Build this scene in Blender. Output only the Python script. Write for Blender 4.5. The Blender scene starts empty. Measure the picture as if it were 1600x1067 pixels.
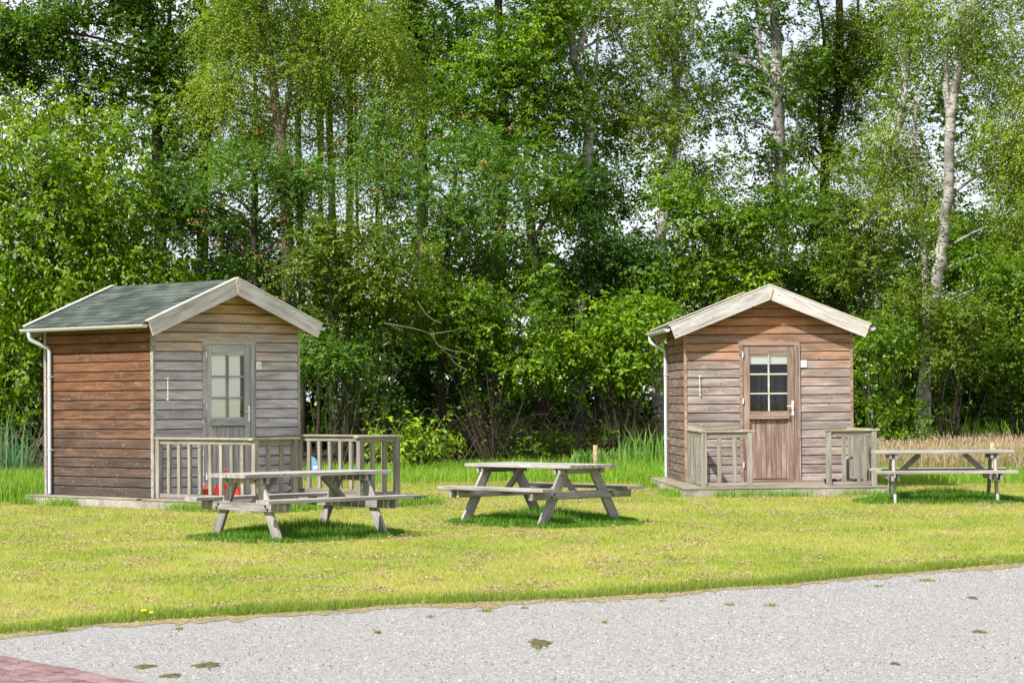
import bpy, math, random
import numpy as np
from mathutils import Matrix, Vector
random.seed(7)
S = bpy.context.scene
COL = S.collection

# ------------------------------------------------------------------ camera
F, YH, ROLL, EYE = 4000.0, 620.475, -0.0082, 1.65
PT = math.atan((YH - 533.5) / F)
cam_d = bpy.data.cameras.new('camera'); cam = bpy.data.objects.new('camera', cam_d); COL.objects.link(cam)
cam_d.sensor_width = 36; cam_d.lens = F / 1600 * 36; cam_d.clip_start = .5; cam_d.clip_end = 3000
cam.matrix_world = Matrix.Translation((0, 0, EYE)) @ Matrix.Rotation(math.pi / 2 + PT, 4, 'X') @ Matrix.Rotation(ROLL, 4, 'Z')
cam_d.dof.use_dof = True; cam_d.dof.focus_distance = 36; cam_d.dof.aperture_fstop = 9.0
S.camera = cam

# ------------------------------------------------------------------ sky and sun
SUN = Vector((-.29, -.30, .45)).normalized()                      # towards the sun
w = bpy.data.worlds.new('World'); S.world = w; w.use_nodes = True
nt = w.node_tree; nt.nodes.clear()
N = nt.nodes.new; Lk = nt.links.new
sky = N('ShaderNodeTexSky'); sky.sky_type = 'NISHITA'; sky.sun_disc = False
sky.sun_elevation = math.asin(SUN.z); sky.sun_rotation = math.atan2(SUN.x, SUN.y)
sky.air_density = 1.0; sky.dust_density = 1.5
tc = N('ShaderNodeTexCoord'); mp = N('ShaderNodeMapping'); mp.inputs['Scale'].default_value = (1, 1, 2.2)
no = N('ShaderNodeTexNoise'); no.inputs['Scale'].default_value = 2.6; no.inputs['Detail'].default_value = 7; no.inputs['Roughness'].default_value = .6
rp = N('ShaderNodeValToRGB'); rp.color_ramp.elements[0].position = .30; rp.color_ramp.elements[1].position = .50
mx = N('ShaderNodeMixRGB'); mx.inputs[2].default_value = (6.4, 6.65, 7.2, 1)
bg = N('ShaderNodeBackground'); bg.inputs[1].default_value = .1
ou = N('ShaderNodeOutputWorld')
Lk(tc.outputs['Generated'], mp.inputs[0]); Lk(mp.outputs[0], no.inputs['Vector']); Lk(no.outputs[0], rp.inputs[0])
Lk(rp.outputs[0], mx.inputs[0]); Lk(sky.outputs[0], mx.inputs[1]); Lk(mx.outputs[0], bg.inputs[0]); Lk(bg.outputs[0], ou.inputs[0])
sd = bpy.data.lights.new('sun', 'SUN'); sd.energy = 5.0; sd.angle = math.radians(.6); sd.color = (1, .955, .88)
so = bpy.data.objects.new('sun', sd); COL.objects.link(so); so.rotation_euler = SUN.to_track_quat('Z', 'Y').to_euler()
V = S.view_settings; V.view_transform = 'Standard'; V.look = 'None'; V.gamma = 1; V.use_curve_mapping = False; V.exposure = .72
S.cycles.max_bounces = 8; S.cycles.transparent_max_bounces = 8

# ------------------------------------------------------------------ picture <-> place
def at(px, py, Y):
    "point of the place that the photograph shows at pixel (px, py), at distance Y along the ground"
    c, s = math.cos(ROLL), math.sin(ROLL); a, b = px - 800, py - 533.5
    sx, sy = a * c + b * s, -a * s + b * c
    d = Vector((sx / F, 1, -sy / F)); ct, st = math.cos(PT), math.sin(PT)
    y = d.y * ct - d.z * st; z = d.y * st + d.z * ct
    k = Y / y
    return Vector((d.x * k, Y, EYE + z * k))
def gnd(px, py, z=0):
    p = at(px, py, 1.0); k = (z - EYE) / (p.z - EYE)
    return Vector((p.x * k, k, z))

# ------------------------------------------------------------------ node helpers
class NB:
    def __init__(s, name):
        s.m = bpy.data.materials.new(name); s.m.use_nodes = True; s.t = s.m.node_tree; s.t.nodes.clear()
        s.out = s.t.nodes.new('ShaderNodeOutputMaterial')
    def n(s, kind, ins={}, **kw):
        o = s.t.nodes.new('ShaderNode' + kind)
        for k, v in kw.items(): setattr(o, k, v)
        for k, v in ins.items():
            if isinstance(v, bpy.types.NodeSocket): s.t.links.new(v, o.inputs[k])
            else: o.inputs[k].default_value = v
        return o
    def noise(s, vec, scale, detail=4, rough=.55, dist=0):
        return s.n('TexNoise', {'Vector': vec, 'Scale': scale, 'Detail': detail, 'Roughness': rough, 'Distortion': dist}).outputs[0]
    def ramp(s, fac, stops):
        r = s.n('ValToRGB', {0: fac}); e = r.color_ramp.elements
        while len(e) < len(stops): e.new(.5)
        for el, (p, c) in zip(e, stops): el.position = p; el.color = (*c, 1) if len(c) == 3 else c
        return r.outputs[0]
    def mix(s, fac, a, b, mode='MIX'):
        f = lambda x: (*x, 1) if isinstance(x, tuple) and len(x) == 3 else x
        return s.n('MixRGB', {0: fac, 1: f(a), 2: f(b)}, blend_type=mode).outputs[0]
    def math(s, op, a, b=0.0, c=0.0):
        return s.n('Math', {0: a, 1: b, 2: c}, operation=op).outputs[0]
    def maprange(s, v, a, b, c=0.0, d=1.0):
        return s.n('MapRange', {0: v, 1: a, 2: b, 3: c, 4: d}).outputs[0]
    def bump(s, h, strength=.3, dist=.01):
        return s.n('Bump', {'Height': h, 'Strength': strength, 'Distance': dist}).outputs[0]
    def surf(s, col, rough=.8, normal=None, spec=.3, metal=0.0):
        p = s.n('BsdfPrincipled'); I = p.inputs
        for k, v in (('Base Color', col), ('Roughness', rough), ('Specular IOR Level', spec), ('Metallic', metal)):
            if isinstance(v, bpy.types.NodeSocket): s.t.links.new(v, I[k])
            elif isinstance(v, tuple): I[k].default_value = (*v, 1) if len(v) == 3 else v
            else: I[k].default_value = v
        if normal is not None: s.t.links.new(normal, I['Normal'])
        s.t.links.new(p.outputs[0], s.out.inputs[0]); return s.m

def wood(name, dark, mid, light, top=None, z0=2.2, z1=2.8, low=None, lz0=.3, lz1=1.1, algae=0.0, scuff=0.0, rough=.85, stain=.55):
    b = NB(name)
    tcn = b.n('TexCoord').outputs['Object']; rnd = b.n('ObjectInfo').outputs['Random']
    off = b.n('CombineXYZ', {0: b.math('MULTIPLY', rnd, 37.0), 1: b.math('MULTIPLY', rnd, 91.0), 2: b.math('MULTIPLY', rnd, 53.0)}).outputs[0]
    v = b.n('VectorMath', {0: tcn, 1: off}, operation='ADD').outputs[0]
    sc = lambda x, y: b.n('Mapping', {0: v, 3: (x, y, y)}).outputs[0]
    g1 = b.noise(sc(1.6, 16), 1.0, 5, .6, .4)
    g2 = b.noise(sc(4, 95), 1.0, 3, .7)
    big = b.noise(sc(.9, 2.5), 1.0, 3, .5)
    col = b.ramp(g1, [(.3, dark), (.5, mid), (.72, light)])
    if top:
        gp = b.n('NewGeometry').outputs['Position']; z = b.n('SeparateXYZ', {0: gp}).outputs[2]
        zz = b.math('ADD', z, b.math('MULTIPLY', b.math('SUBTRACT', big, .5), 1.1))
        zz = b.math('ADD', zz, b.math('MULTIPLY', b.math('SUBTRACT', rnd, .5), .35))
        t = b.ramp(g1, [(.28, tuple(x * .55 for x in top)), (.55, top), (.8, tuple(min(1, x * 1.35) for x in top))])
        col = b.mix(b.maprange(zz, z0, z1), col, t)
        if low:
            l = b.ramp(g1, [(.3, tuple(x * .6 for x in low)), (.7, tuple(x * 1.3 for x in low))])
            col = b.mix(b.maprange(zz, lz1, lz0), col, l)
    # tonal difference from piece to piece, stains, fine grain lines
    col = b.mix(1.0, col, b.ramp(rnd, [(0, (.85, .85, .86)), (.5, (1, 1, 1)), (1, (1.12, 1.10, 1.08))]), 'MULTIPLY')
    col = b.mix(stain, col, b.ramp(big, [(.3, (.52, .5, .48)), (.55, (1, 1, 1)), (.75, (1.15, 1.14, 1.12))]), 'MULTIPLY')
    col = b.mix(.55, col, b.ramp(g2, [(.3, (.55, .54, .53)), (.5, (1, 1, 1)), (.7, (1.25, 1.25, 1.25))]), 'MULTIPLY')
    if scuff:
        s1 = b.noise(b.n('Mapping', {0: v, 2: (0, .5, 0), 3: (9, 22, 22)}).outputs[0], 1.0, 3, .6, 1.5); s2 = b.noise(sc(1.2, 1.6), 1.0, 3)
        col = b.mix(b.math('MULTIPLY', b.math('MULTIPLY', b.maprange(s1, .58, .68), b.maprange(s2, .45, .6)), scuff), col, (.48, .43, .38))
    # knots
    vo = b.n('TexVoronoi', {'Vector': sc(3.2, 8.5), 'Scale': 1.0, 'Randomness': 1.0})
    kn = b.ramp(vo.outputs['Distance'], [(.05, (1, 1, 1)), (.13, (0, 0, 0))])
    col = b.mix(b.math('MULTIPLY', kn, .62), col, tuple(x * .3 for x in dark))
    ring = b.ramp(vo.outputs['Distance'], [(.12, (0, 0, 0)), (.16, (1, 1, 1)), (.24, (0, 0, 0))])
    col = b.mix(b.math('MULTIPLY', ring, .25), col, tuple(min(1, x * 1.35) for x in light))
    if algae:
        an = b.noise(b.n('NewGeometry').outputs['Position'], 5.0, 5, .7)
        col = b.mix(b.math('MULTIPLY', b.maprange(an, .42, .66), algae), col, (.20, .19, .05))
    h = b.math('ADD', b.math('MULTIPLY', g2, .6), g1)
    return b.surf(col, rough, b.bump(h, .5, .004), .2)

def plain(name, col, rough=.5, spec=.4, metal=0.0, var=.15, scale=6):
    b = NB(name); v = b.n('TexCoord').outputs['Object']
    n = b.noise(v, scale, 4)
    c = b.mix(1.0, col, b.ramp(n, [(.3, (1 - var,) * 3), (.7, (1 + var * .6,) * 3)]), 'MULTIPLY')
    return b.surf(c, rough, b.bump(n, .08), spec, metal)

M = {}
M['grey_front'] = wood('weathered_grey_siding', (.26, .245, .25), (.42, .40, .41), (.54, .52, .53), top=(.46, .29, .12), z0=2.15, z1=2.95, stain=.4, scuff=.15)
M['brown_side'] = wood('brown_side_siding', (.05, .026, .017), (.12, .062, .038), (.19, .11, .075), top=(.175, .078, .038), z0=1.3, z1=2.5, low=(.085, .066, .056), lz0=.3, lz1=1.5, scuff=.28)
M['pink_front'] = wood('faded_brown_siding', (.15, .115, .10), (.28, .23, .21), (.41, .355, .33), top=(.38, .18, .09), z0=2.0, z1=2.75, stain=.6, scuff=.3)
M['dark_side'] = wood('dark_side_siding', (.075, .052, .042), (.145, .108, .09), (.22, .17, .145), top=(.24, .13, .06), z0=2.2, z1=3.0)
M['barge'] = wood('barge_board_wood', (.32, .30, .29), (.48, .455, .45), (.60, .575, .57), algae=.06, stain=.5, scuff=.2)
M['cap'] = wood('barge_cap_wood', (.42, .39, .34), (.56, .52, .46), (.66, .62, .56), algae=.3, stain=.3)
M['rail'] = wood('railing_wood', (.15, .138, .12), (.25, .23, .20), (.36, .325, .295), algae=.14, stain=.4)
M['railcap'] = wood('handrail_wood', (.23, .21, .16), (.35, .33, .25), (.45, .43, .35), algae=.55, stain=.3)
M['table'] = wood('table_wood', (.17, .155, .148), (.31, .292, .282), (.43, .41, .395), algae=.12, stain=.4)
M['door'] = wood('door_wood_grey', (.25, .24, .23), (.38, .37, .36), (.5, .49, .48), stain=.4)
M['door2'] = wood('door_wood_brown', (.15, .095, .07), (.27, .19, .15), (.38, .30, .26), stain=.5)
M['trim'] = wood('corner_trim_wood', (.2, .18, .165), (.3, .285, .27), (.4, .385, .37))
M['trim2'] = wood('corner_trim_orange', (.2, .12, .08), (.34, .22, .15), (.45, .32, .25))
M['deck'] = wood('deck_wood', (.15, .125, .10), (.25, .215, .175), (.34, .30, .25), algae=.25)
M['sheath'] = plain('dark_sheathing', (.03, .022, .017), .9, .1)
M['sand'] = plain('sand_base', (.09, .075, .07), .95, .1)
M['zinc'] = plain('pale_gutter', (.44, .46, .50), .45, .4, .0, .08)
M['whitepaint'] = plain('white_sign', (.78, .8, .8), .5, .3, 0, .04)
M['ink'] = plain('grey_ink', (.18, .19, .22), .6, .2)
M['white_metal'] = plain('white_metal', (.75, .75, .74), .3, .6, .1, .05)
M['blind'] = plain('pale_blind', (.90, .93, .84), .9, .1, 0, .03, 2)
M['blind2'] = plain('white_blind', (.88, .9, .86), .9, .1, 0, .03, 2)
M['curtain'] = plain('grey_curtain', (.032, .034, .042), .9, .1, 0, .3, 2)
M['red'] = plain('red_plastic', (.75, .045, .03), .35, .5, 0, .08)
M['orange'] = plain('orange_plastic', (.8, .11, .02), .35, .5, 0, .08)
M['blackp'] = plain('black_plastic', (.02, .022, .03), .4, .5)
M['bluegrey'] = plain('grey_plastic', (.22, .25, .32), .4, .5)
M['greenglass'] = plain('green_bottle_glass', (.008, .06, .025), .12, .7)
M['paleblue'] = plain('pale_blue_fabric', (.22, .42, .65), .8, .2)
M['palewhite'] = plain('white_fabric', (.75, .77, .8), .8, .2)
M['post'] = wood('round_post_wood', (.35, .26, .15), (.5, .4, .26), (.6, .5, .36))
M['yellow'] = plain('yellow_petals', (.75, .55, .02), .7, .2)

def mat_concrete():
    b = NB('stained_concrete'); v = b.n('NewGeometry').outputs['Position']
    n = b.noise(v, 3, 6, .65); f = b.noise(v, 40, 3)
    c = b.ramp(n, [(.3, (.15, .135, .11)), (.5, (.30, .28, .245)), (.7, (.42, .405, .37))])
    c = b.mix(.5, c, b.ramp(f, [(.3, (.7, .7, .7)), (.7, (1.2, 1.2, 1.2))]), 'MULTIPLY')
    return b.surf(c, .95, b.bump(f, .4, .01), .1)
M['concrete'] = mat_concrete()
def mat_shingle():
    b = NB('green_grey_felt_shingle'); r = b.n('ObjectInfo').outputs['Random']; v = b.n('NewGeometry').outputs['Position']
    f = b.noise(v, 120, 2, .8); n = b.noise(v, 2.2, 4)
    c = b.ramp(r, [(0, (.038, .050, .043)), (.5, (.060, .075, .066)), (1, (.092, .108, .095))])
    c = b.mix(.7, c, b.ramp(f, [(.35, (.55, .55, .55)), (.65, (1.5, 1.5, 1.5))]), 'MULTIPLY')
    c = b.mix(.5, c, b.ramp(n, [(.3, (.7, .75, .7)), (.7, (1.25, 1.2, 1.2))]), 'MULTIPLY')
    return b.surf(c, .95, b.bump(f, .5, .004), .04)
M['shingle'] = mat_shingle()
def mat_glass():
    b = NB('window_glass'); lw = b.n('Fresnel', {0: 1.5})
    t = b.n('BsdfTransparent', {0: (.985, .99, .985, 1)}); g = b.n('BsdfGlossy', {'Roughness': .02})
    m = b.n('MixShader', {0: b.math('MULTIPLY', lw.outputs[0], .7), 1: t.outputs[0], 2: g.outputs[0]})
    b.t.links.new(m.outputs[0], b.out.inputs[0]); return b.m
M['glass'] = mat_glass()

def lawn_color(b, tint=None):
    "colour of the lawn by place: fresh green, yellow-green and dry clippings"
    v = b.n('NewGeometry').outputs['Position']
    vs = b.n('Mapping', {0: v, 3: (1, .55, 1)}).outputs[0]
    a = b.noise(vs, .55, 5, .6, .3); c = b.noise(vs, 2.6, 5, .7); d = b.noise(vs, 9, 4, .7)
    col = b.ramp(a, [(.32, (.20, .27, .028)), (.5, (.29, .33, .05)), (.68, (.38, .36, .10))])
    dry = b.math('ADD', b.math('MULTIPLY', c, .6), b.math('MULTIPLY', d, .4))
    col = b.mix(b.maprange(dry, .49, .62, 0, .8), col, (.42, .32, .17))
    return col, v, dry
def mat_ground():
    b = NB('lawn_ground'); col, v, dry = lawn_color(b)
    f = b.noise(v, 60, 3, .8)
    col = b.mix(.8, col, b.ramp(f, [(.3, (.35, .35, .3)), (.6, (1.05, 1.05, 1.0))]), 'MULTIPLY')
    return b.surf(col, .95, b.bump(f, .6, .02), .1)
M['ground'] = mat_ground()
def mat_blade(name, cols=None, lawn=False, trans=.35):
    b = NB(name); t = b.n('Attribute', attribute_name='tint').outputs['Fac']
    if lawn:
        col, v, dry = lawn_color(b)
        col = b.mix(1.0, col, b.ramp(t, [(0, (.6, .75, .6)), (.45, (1, 1, 1)), (.8, (1.25, 1.18, 1.1)), (1, (1.7, 1.35, 1.9))]), 'MULTIPLY')
    else:
        col = b.ramp(t, [(i / (len(cols) - 1), c) for i, c in enumerate(cols)])
    d = b.n('BsdfDiffuse', {0: col}); tr = b.n('BsdfTranslucent', {0: b.mix(1.0, col, (1.15, 1.3, .6), 'MULTIPLY')})
    g = b.n('BsdfGlossy', {0: (1, 1, 1, 1), 'Roughness': .5})
    m = b.n('MixShader', {0: trans, 1: d.outputs[0], 2: tr.outputs[0]})
    m2 = b.n('MixShader', {0: .015, 1: m.outputs[0], 2: g.outputs[0]})
    b.t.links.new(m2.outputs[0], b.out.inputs[0]); return b.m
M['lawn_blade'] = mat_blade('lawn_blades', lawn=True)
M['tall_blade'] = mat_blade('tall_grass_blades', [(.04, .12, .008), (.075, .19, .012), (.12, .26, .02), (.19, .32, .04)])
M['edge_blade'] = mat_blade('edge_grass_blades', [(.07, .14, .012), (.13, .21, .018), (.19, .27, .03), (.28, .30, .06)])
M['bright_blade'] = mat_blade('bright_grass_blades', [(.10, .22, .014), (.15, .30, .02), (.21, .36, .035), (.30, .38, .08)])
M['meadow'] = mat_blade('meadow_grass', [(.14, .24, .03), (.25, .30, .08), (.40, .31, .20), (.48, .33, .25)])
M['straw'] = mat_blade('dry_straw', [(.18, .135, .07), (.32, .25, .14), (.42, .34, .21)], trans=.1)
M['reed'] = mat_blade('reed_blades', [(.05, .13, .06), (.09, .19, .08), (.14, .25, .10)])
M['reed2'] = mat_blade('light_reed_blades', [(.09, .20, .03), (.15, .29, .045), (.22, .35, .07)])
LEAF = {
 'cherry': [(.045, .125, .008), (.075, .19, .012), (.12, .26, .018), (.20, .34, .035)],
 'oak': [(.018, .062, .008), (.032, .10, .010), (.055, .155, .012), (.09, .21, .02)],
 'birch': [(.075, .125, .010), (.15, .22, .018), (.24, .31, .035), (.36, .40, .085)],
 'rowan': [(.038, .10, .012), (.065, .155, .018), (.11, .22, .028), (.17, .29, .045)],
 'olive': [(.06, .105, .010), (.10, .155, .014), (.15, .20, .02), (.23, .26, .035)],
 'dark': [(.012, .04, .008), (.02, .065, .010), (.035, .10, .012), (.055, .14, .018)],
 'bright': [(.035, .10, .008), (.06, .165, .010), (.10, .245, .015), (.17, .33, .03)],
 'lime': [(.05, .14, .01), (.085, .215, .014), (.13, .29, .022), (.21, .36, .04)],
 'bluegreen': [(.018, .065, .024), (.03, .10, .036), (.05, .145, .05), (.08, .19, .07)]}
for k in LEAF:
    fr, fg, fb = (1.2, 1.2, 1.0) if k in ('birch', 'olive') else ((1.75, 1.22, .5) if k != 'rowan' else (1.35, 1.2, 1.0))
    LEAF[k] = [(a * fr, b_ * fg, c_ * fb) for a, b_, c_ in LEAF[k]]
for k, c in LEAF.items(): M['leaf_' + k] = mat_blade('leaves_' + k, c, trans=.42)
M['berry'] = mat_blade('orange_berry_clusters', [(.16, .10, .03), (.26, .15, .05), (.34, .22, .09)], trans=.1)
M['brown_leaf'] = mat_blade('brown_twigs_and_leaves', [(.03, .02, .012), (.08, .05, .03), (.14, .1, .06)], trans=.1)

def mat_bark(name, dark, light, birch=False):
    b = NB(name); v = b.n('NewGeometry').outputs['Position']
    if birch:
        n = b.noise(b.n('Mapping', {0: v, 3: (5, 5, 16)}).outputs[0], 1, 5, .7); m = b.noise(v, 1.3, 4, .6)
        c = b.ramp(n, [(.40, dark), (.5, light)])
        c = b.mix(b.maprange(m, .45, .62), c, tuple((x * 2 + y) / 3.2 for x, y in zip(dark, light)))
    else:
        n = b.noise(b.n('Mapping', {0: v, 3: (22, 22, 3)}).outputs[0], 1, 5, .7)
        c = b.ramp(n, [(.3, dark), (.7, light)])
        m = b.noise(v, .8, 4, .6); c = b.mix(b.maprange(m, .5, .7, 0, .6), c, (.06, .09, .02))
    return b.surf(c, .9, b.bump(n, .6, .02), .15)
M['bark'] = mat_bark('dark_bark', (.014, .010, .008), (.055, .044, .033))
M['bark2'] = mat_bark('brown_bark', (.07, .05, .035), (.19, .15, .11))
M['birchbark'] = mat_bark('birch_bark', (.05, .045, .035), (.38, .36, .33), True)
M['palebranch'] = mat_bark('pale_dead_wood', (.11, .09, .07), (.27, .23, .18))
M['bramble'] = mat_bark('bramble_canes', (.07, .05, .035), (.20, .16, .12))
def mat_soil():
    b = NB('forest_floor'); v = b.n('NewGeometry').outputs['Position']; n = b.noise(v, 6, 6, .7)
    return b.surf(b.ramp(n, [(.3, (.015, .012, .008)), (.6, (.045, .035, .02)), (.75, (.05, .07, .015))]), .95, b.bump(n, .6, .05), .1)
M['soil'] = mat_soil()
def mat_gravel():
    b = NB('pale_gravel'); v = b.n('NewGeometry').outputs['Position']
    vo = b.n('TexVoronoi', {'Vector': v, 'Scale': 85.0}); vc = vo.outputs['Color']; f = b.noise(v, 26, 5, .75); n = b.noise(v, .8, 5, .6)
    c = b.ramp(b.n('SeparateColor', {0: vc}).outputs[0], [(0, (.14, .135, .13)), (.3, (.24, .234, .23)), (.75, (.315, .306, .30)), (1, (.42, .41, .405))])
    c = b.mix(.6, c, b.ramp(f, [(.32, (.5, .5, .52)), (.5, (1, 1, 1)), (.66, (1.25, 1.24, 1.23))]), 'MULTIPLY')
    c = b.mix(b.maprange(n, .45, .7, 0, .5), c, (.25, .235, .215))
    h = b.math('ADD', vo.outputs['Distance'], f)
    return b.surf(c, .95, b.bump(h, .7, .012), .15)
M['gravel'] = mat_gravel()
def mat_verge():
    b = NB('straw_covered_verge'); v = b.n('NewGeometry').outputs['Position']; n = b.noise(v, 22, 6, .75); m = b.noise(v, 2.5, 4)
    c = b.ramp(n, [(.3, (.12, .10, .05)), (.5, (.27, .215, .11)), (.68, (.38, .33, .24))]); c = b.mix(b.maprange(m, .5, .7, 0, .5), c, (.16, .19, .04))
    t = b.n('BsdfTransparent'); p = b.n('BsdfDiffuse', {0: c}); k = b.ramp(b.noise(v, 14, 5, .8), [(.42, (0, 0, 0)), (.5, (1, 1, 1))])
    ms = b.n('MixShader', {0: k, 1: t.outputs[0], 2: p.outputs[0]}); b.t.links.new(ms.outputs[0], b.out.inputs[0]); return b.m
M['verge'] = mat_verge()
def mat_stone():
    b = NB('gravel_stones'); t = b.n('Attribute', attribute_name='tint').outputs['Fac']
    return b.surf(b.ramp(t, [(0, (.06, .06, .06)), (.2, (.17, .165, .16)), (.5, (.28, .272, .265)), (.8, (.35, .34, .335)), (1, (.45, .44, .43))]), .9, None, .2)
M['stone'] = mat_stone()
def mat_brick():
    b = NB('red_paving_brick'); r = b.n('ObjectInfo').outputs['Random']; v = b.n('NewGeometry').outputs['Position']; f = b.noise(v, 45, 5, .7); n = b.noise(v, 3, 4)
    c = b.ramp(r, [(0, (.15, .088, .09)), (.5, (.20, .118, .12)), (1, (.25, .155, .155))])
    c = b.mix(.6, c, b.ramp(f, [(.3, (.7, .7, .7)), (.7, (1.25, 1.25, 1.25))]), 'MULTIPLY')
    c = b.mix(b.maprange(n, .45, .7, 0, .4), c, (.22, .18, .18))
    return b.surf(c, .9, b.bump(f, .4, .006), .2)
M['brick'] = mat_brick()
def mat_moss():
    b = NB('dry_moss'); v = b.n('NewGeometry').outputs['Position']; n = b.noise(v, 35, 5, .8)
    return b.surf(b.ramp(n, [(.3, (.03, .03, .014)), (.5, (.10, .092, .04)), (.7, (.22, .19, .10))]), .95, b.bump(n, .8, .02), .1)
M['moss'] = mat_moss()

# ------------------------------------------------------------------ object helpers
def link(o, parent=None):
    COL.objects.link(o)
    if parent is not None: o.parent = parent
    return o
def mesh(name, vs, fs, mat, smooth=False):
    m = bpy.data.meshes.new(name); m.from_pydata(vs, [], fs); m.update()
    if mat: m.materials.append(mat)
    if smooth: m.polygons.foreach_set('use_smooth', [True] * len(m.polygons))
    return m
def obj(name, me, parent=None, loc=(0, 0, 0), rot=None, kind=None, label=None):
    o = bpy.data.objects.new(name, me); o.location = loc
    if rot is not None:
        o.rotation_euler = rot if not isinstance(rot, Matrix) else rot.to_euler()
    if kind: o['kind'] = kind
    if label: o['label'] = label
    return link(o, parent)
def thing(name, label, cat, loc=(0, 0, 0), rz=0, group=None):
    o = bpy.data.objects.new(name, None); o.location = loc; o.rotation_euler = (0, 0, rz); o.empty_display_size = .3
    o['label'] = label; o['category'] = cat
    if group: o['group'] = group
    return link(o)
def tag(o, label, cat, group=None):
    o['label'] = label; o['category'] = cat
    if group: o['group'] = group
    return o
_bars = {}
def bar_mesh(L, W, T, mat, ch=.004):
    "a plank: length along x, width along y, thickness along z, long edges chamfered"
    k = (round(L, 3), round(W, 4), round(T, 4), mat.name, ch)
    if k in _bars: return _bars[k]
    w, t = W / 2, T / 2; c = min(ch, w * .4, t * .4)
    prof = [(-w + c, -t), (w - c, -t), (w, -t + c), (w, t - c), (w - c, t), (-w + c, t), (-w, t - c), (-w, -t + c)]
    vs = [(x, a, b) for x in (-L / 2, L / 2) for a, b in prof]
    fs = [(i, (i + 1) % 8, (i + 1) % 8 + 8, i + 8) for i in range(8)] + [tuple(range(7, -1, -1)), tuple(range(8, 16))]
    fs = [tuple(reversed(f)) for f in fs]
    _bars[k] = mesh('plank', vs, fs, mat); return _bars[k]
def bar(name, a, b, W, T, mat, parent=None, side=None, ch=.004, **kw):
    "a plank from point a to point b; side is the direction of its width"
    a, b = Vector(a), Vector(b); x = (b - a).normalized()
    s = Vector(side) if side else (Vector((0, 0, 1)).cross(x) if abs(x.z) < .99 else Vector((0, 1, 0)))
    z = x.cross(s).normalized(); y = z.cross(x).normalized()
    R = Matrix((x, y, z)).transposed()
    return obj(name, bar_mesh((b - a).length, W, T, mat, ch), parent, (a + b) / 2, R.to_euler(), **kw)
def prism(poly, y0, y1):
    "polygon in (x, z) given by poly, extruded from y0 to y1"
    n = len(poly); vs = [(x, y0, z) for x, z in poly] + [(x, y1, z) for x, z in poly]
    fs = [tuple(range(n)), tuple(range(2 * n - 1, n - 1, -1))] + [(i, i + n, (i + 1) % n + n, (i + 1) % n) for i in range(n)]
    return vs, fs
def tube(pts, rad, sides=8, cap=True):
    pts = [Vector(p) for p in pts]; n = len(pts); vs = []; fs = []
    if not hasattr(rad, '__len__'): rad = [rad] * n
    up = Vector((0, 0, 1))
    d0 = (pts[1] - pts[0]).normalized(); s = d0.orthogonal().normalized()
    for i, p in enumerate(pts):
        d = (pts[min(i + 1, n - 1)] - pts[max(i - 1, 0)]).normalized()
        s = (s - d * s.dot(d)).normalized(); t = d.cross(s)
        for k in range(sides):
            a = 2 * math.pi * k / sides
            vs.append(p + (s * math.cos(a) + t * math.sin(a)) * rad[i])
    for i in range(n - 1):
        for k in range(sides):
            a, b = i * sides + k, i * sides + (k + 1) % sides
            fs.append((a, b, b + sides, a + sides))
    if cap: fs += [tuple(range(sides - 1, -1, -1)), tuple(range((n - 1) * sides, n * sides))]
    return vs, fs
def join(parts):
    vs, fs = [], []
    for v, f in parts:
        o = len(vs); vs += [tuple(p) for p in v]; fs += [tuple(i + o for i in q) for q in f]
    return vs, fs
def lathe(prof, sides=16):
    vs = []; fs = []
    for r, z in prof:
        for k in range(sides):
            a = 2 * math.pi * k / sides; vs.append((r * math.cos(a), r * math.sin(a), z))
    for i in range(len(prof) - 1):
        for k in range(sides):
            a, b = i * sides + k, i * sides + (k + 1) % sides; fs.append((a, b, b + sides, a + sides))
    fs += [tuple(range(sides - 1, -1, -1)), tuple(range((len(prof) - 1) * sides, len(prof) * sides))]
    return vs, fs
def np_mesh(name, co, faces_n, mat, tint=None):
    "co: (n,3) vertices laid out face by face, faces_n: vertices per face"
    n = len(co); nf = n // faces_n; me = bpy.data.meshes.new(name)
    me.vertices.add(n); me.vertices.foreach_set('co', co.astype(np.float32).ravel())
    me.loops.add(n); me.loops.foreach_set('vertex_index', np.arange(n, dtype=np.int32))
    me.polygons.add(nf); me.polygons.foreach_set('loop_start', np.arange(0, n, faces_n, dtype=np.int32))
    me.polygons.foreach_set('loop_total', np.full(nf, faces_n, dtype=np.int32))
    if tint is not None:
        a = me.attributes.new('tint', 'FLOAT', 'FACE'); a.data.foreach_set('value', tint.astype(np.float32))
    me.update(calc_edges=True); me.materials.append(mat); return me

# ------------------------------------------------------------------ ground, road, pavement
def sheet(name, pts, z, mat):
    return obj(name, mesh(name, [(p[0], p[1], z) for p in pts], [tuple(range(len(pts)))], mat), kind='structure')
sheet('ground', [(-900, -300), (900, -300), (900, 1500), (-900, 1500)], 0, M['ground'])
edge_px = [(0, 990), (80, 984), (150, 975), (300, 967), (450, 957), (600, 947), (750, 942), (900, 936), (1050, 925), (1200, 914), (1350, 901), (1480, 889), (1600, 880)]
edge = [gnd(*p) for p in edge_px]
ex = np.array([-30.] + [p.x for p in edge] + [40.]); sl = (edge[-1].y - edge[0].y) / (edge[-1].x - edge[0].x)
ey = np.array([edge[0].y + sl * (-30 - edge[0].x)] + [p.y for p in edge] + [edge[-1].y + sl * (40 - edge[-1].x)])
def y_edge(x): return np.interp(x, ex, ey)
rg = np.random.default_rng(3)
xs = np.linspace(-29, 39, 1100)
wob = np.interp(xs, np.linspace(-29, 39, 420), rg.normal(0, .07, 420)) + np.interp(xs, np.linspace(-29, 39, 60), rg.normal(0, .06, 60)) + rg.normal(0, .015, 1100)
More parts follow.
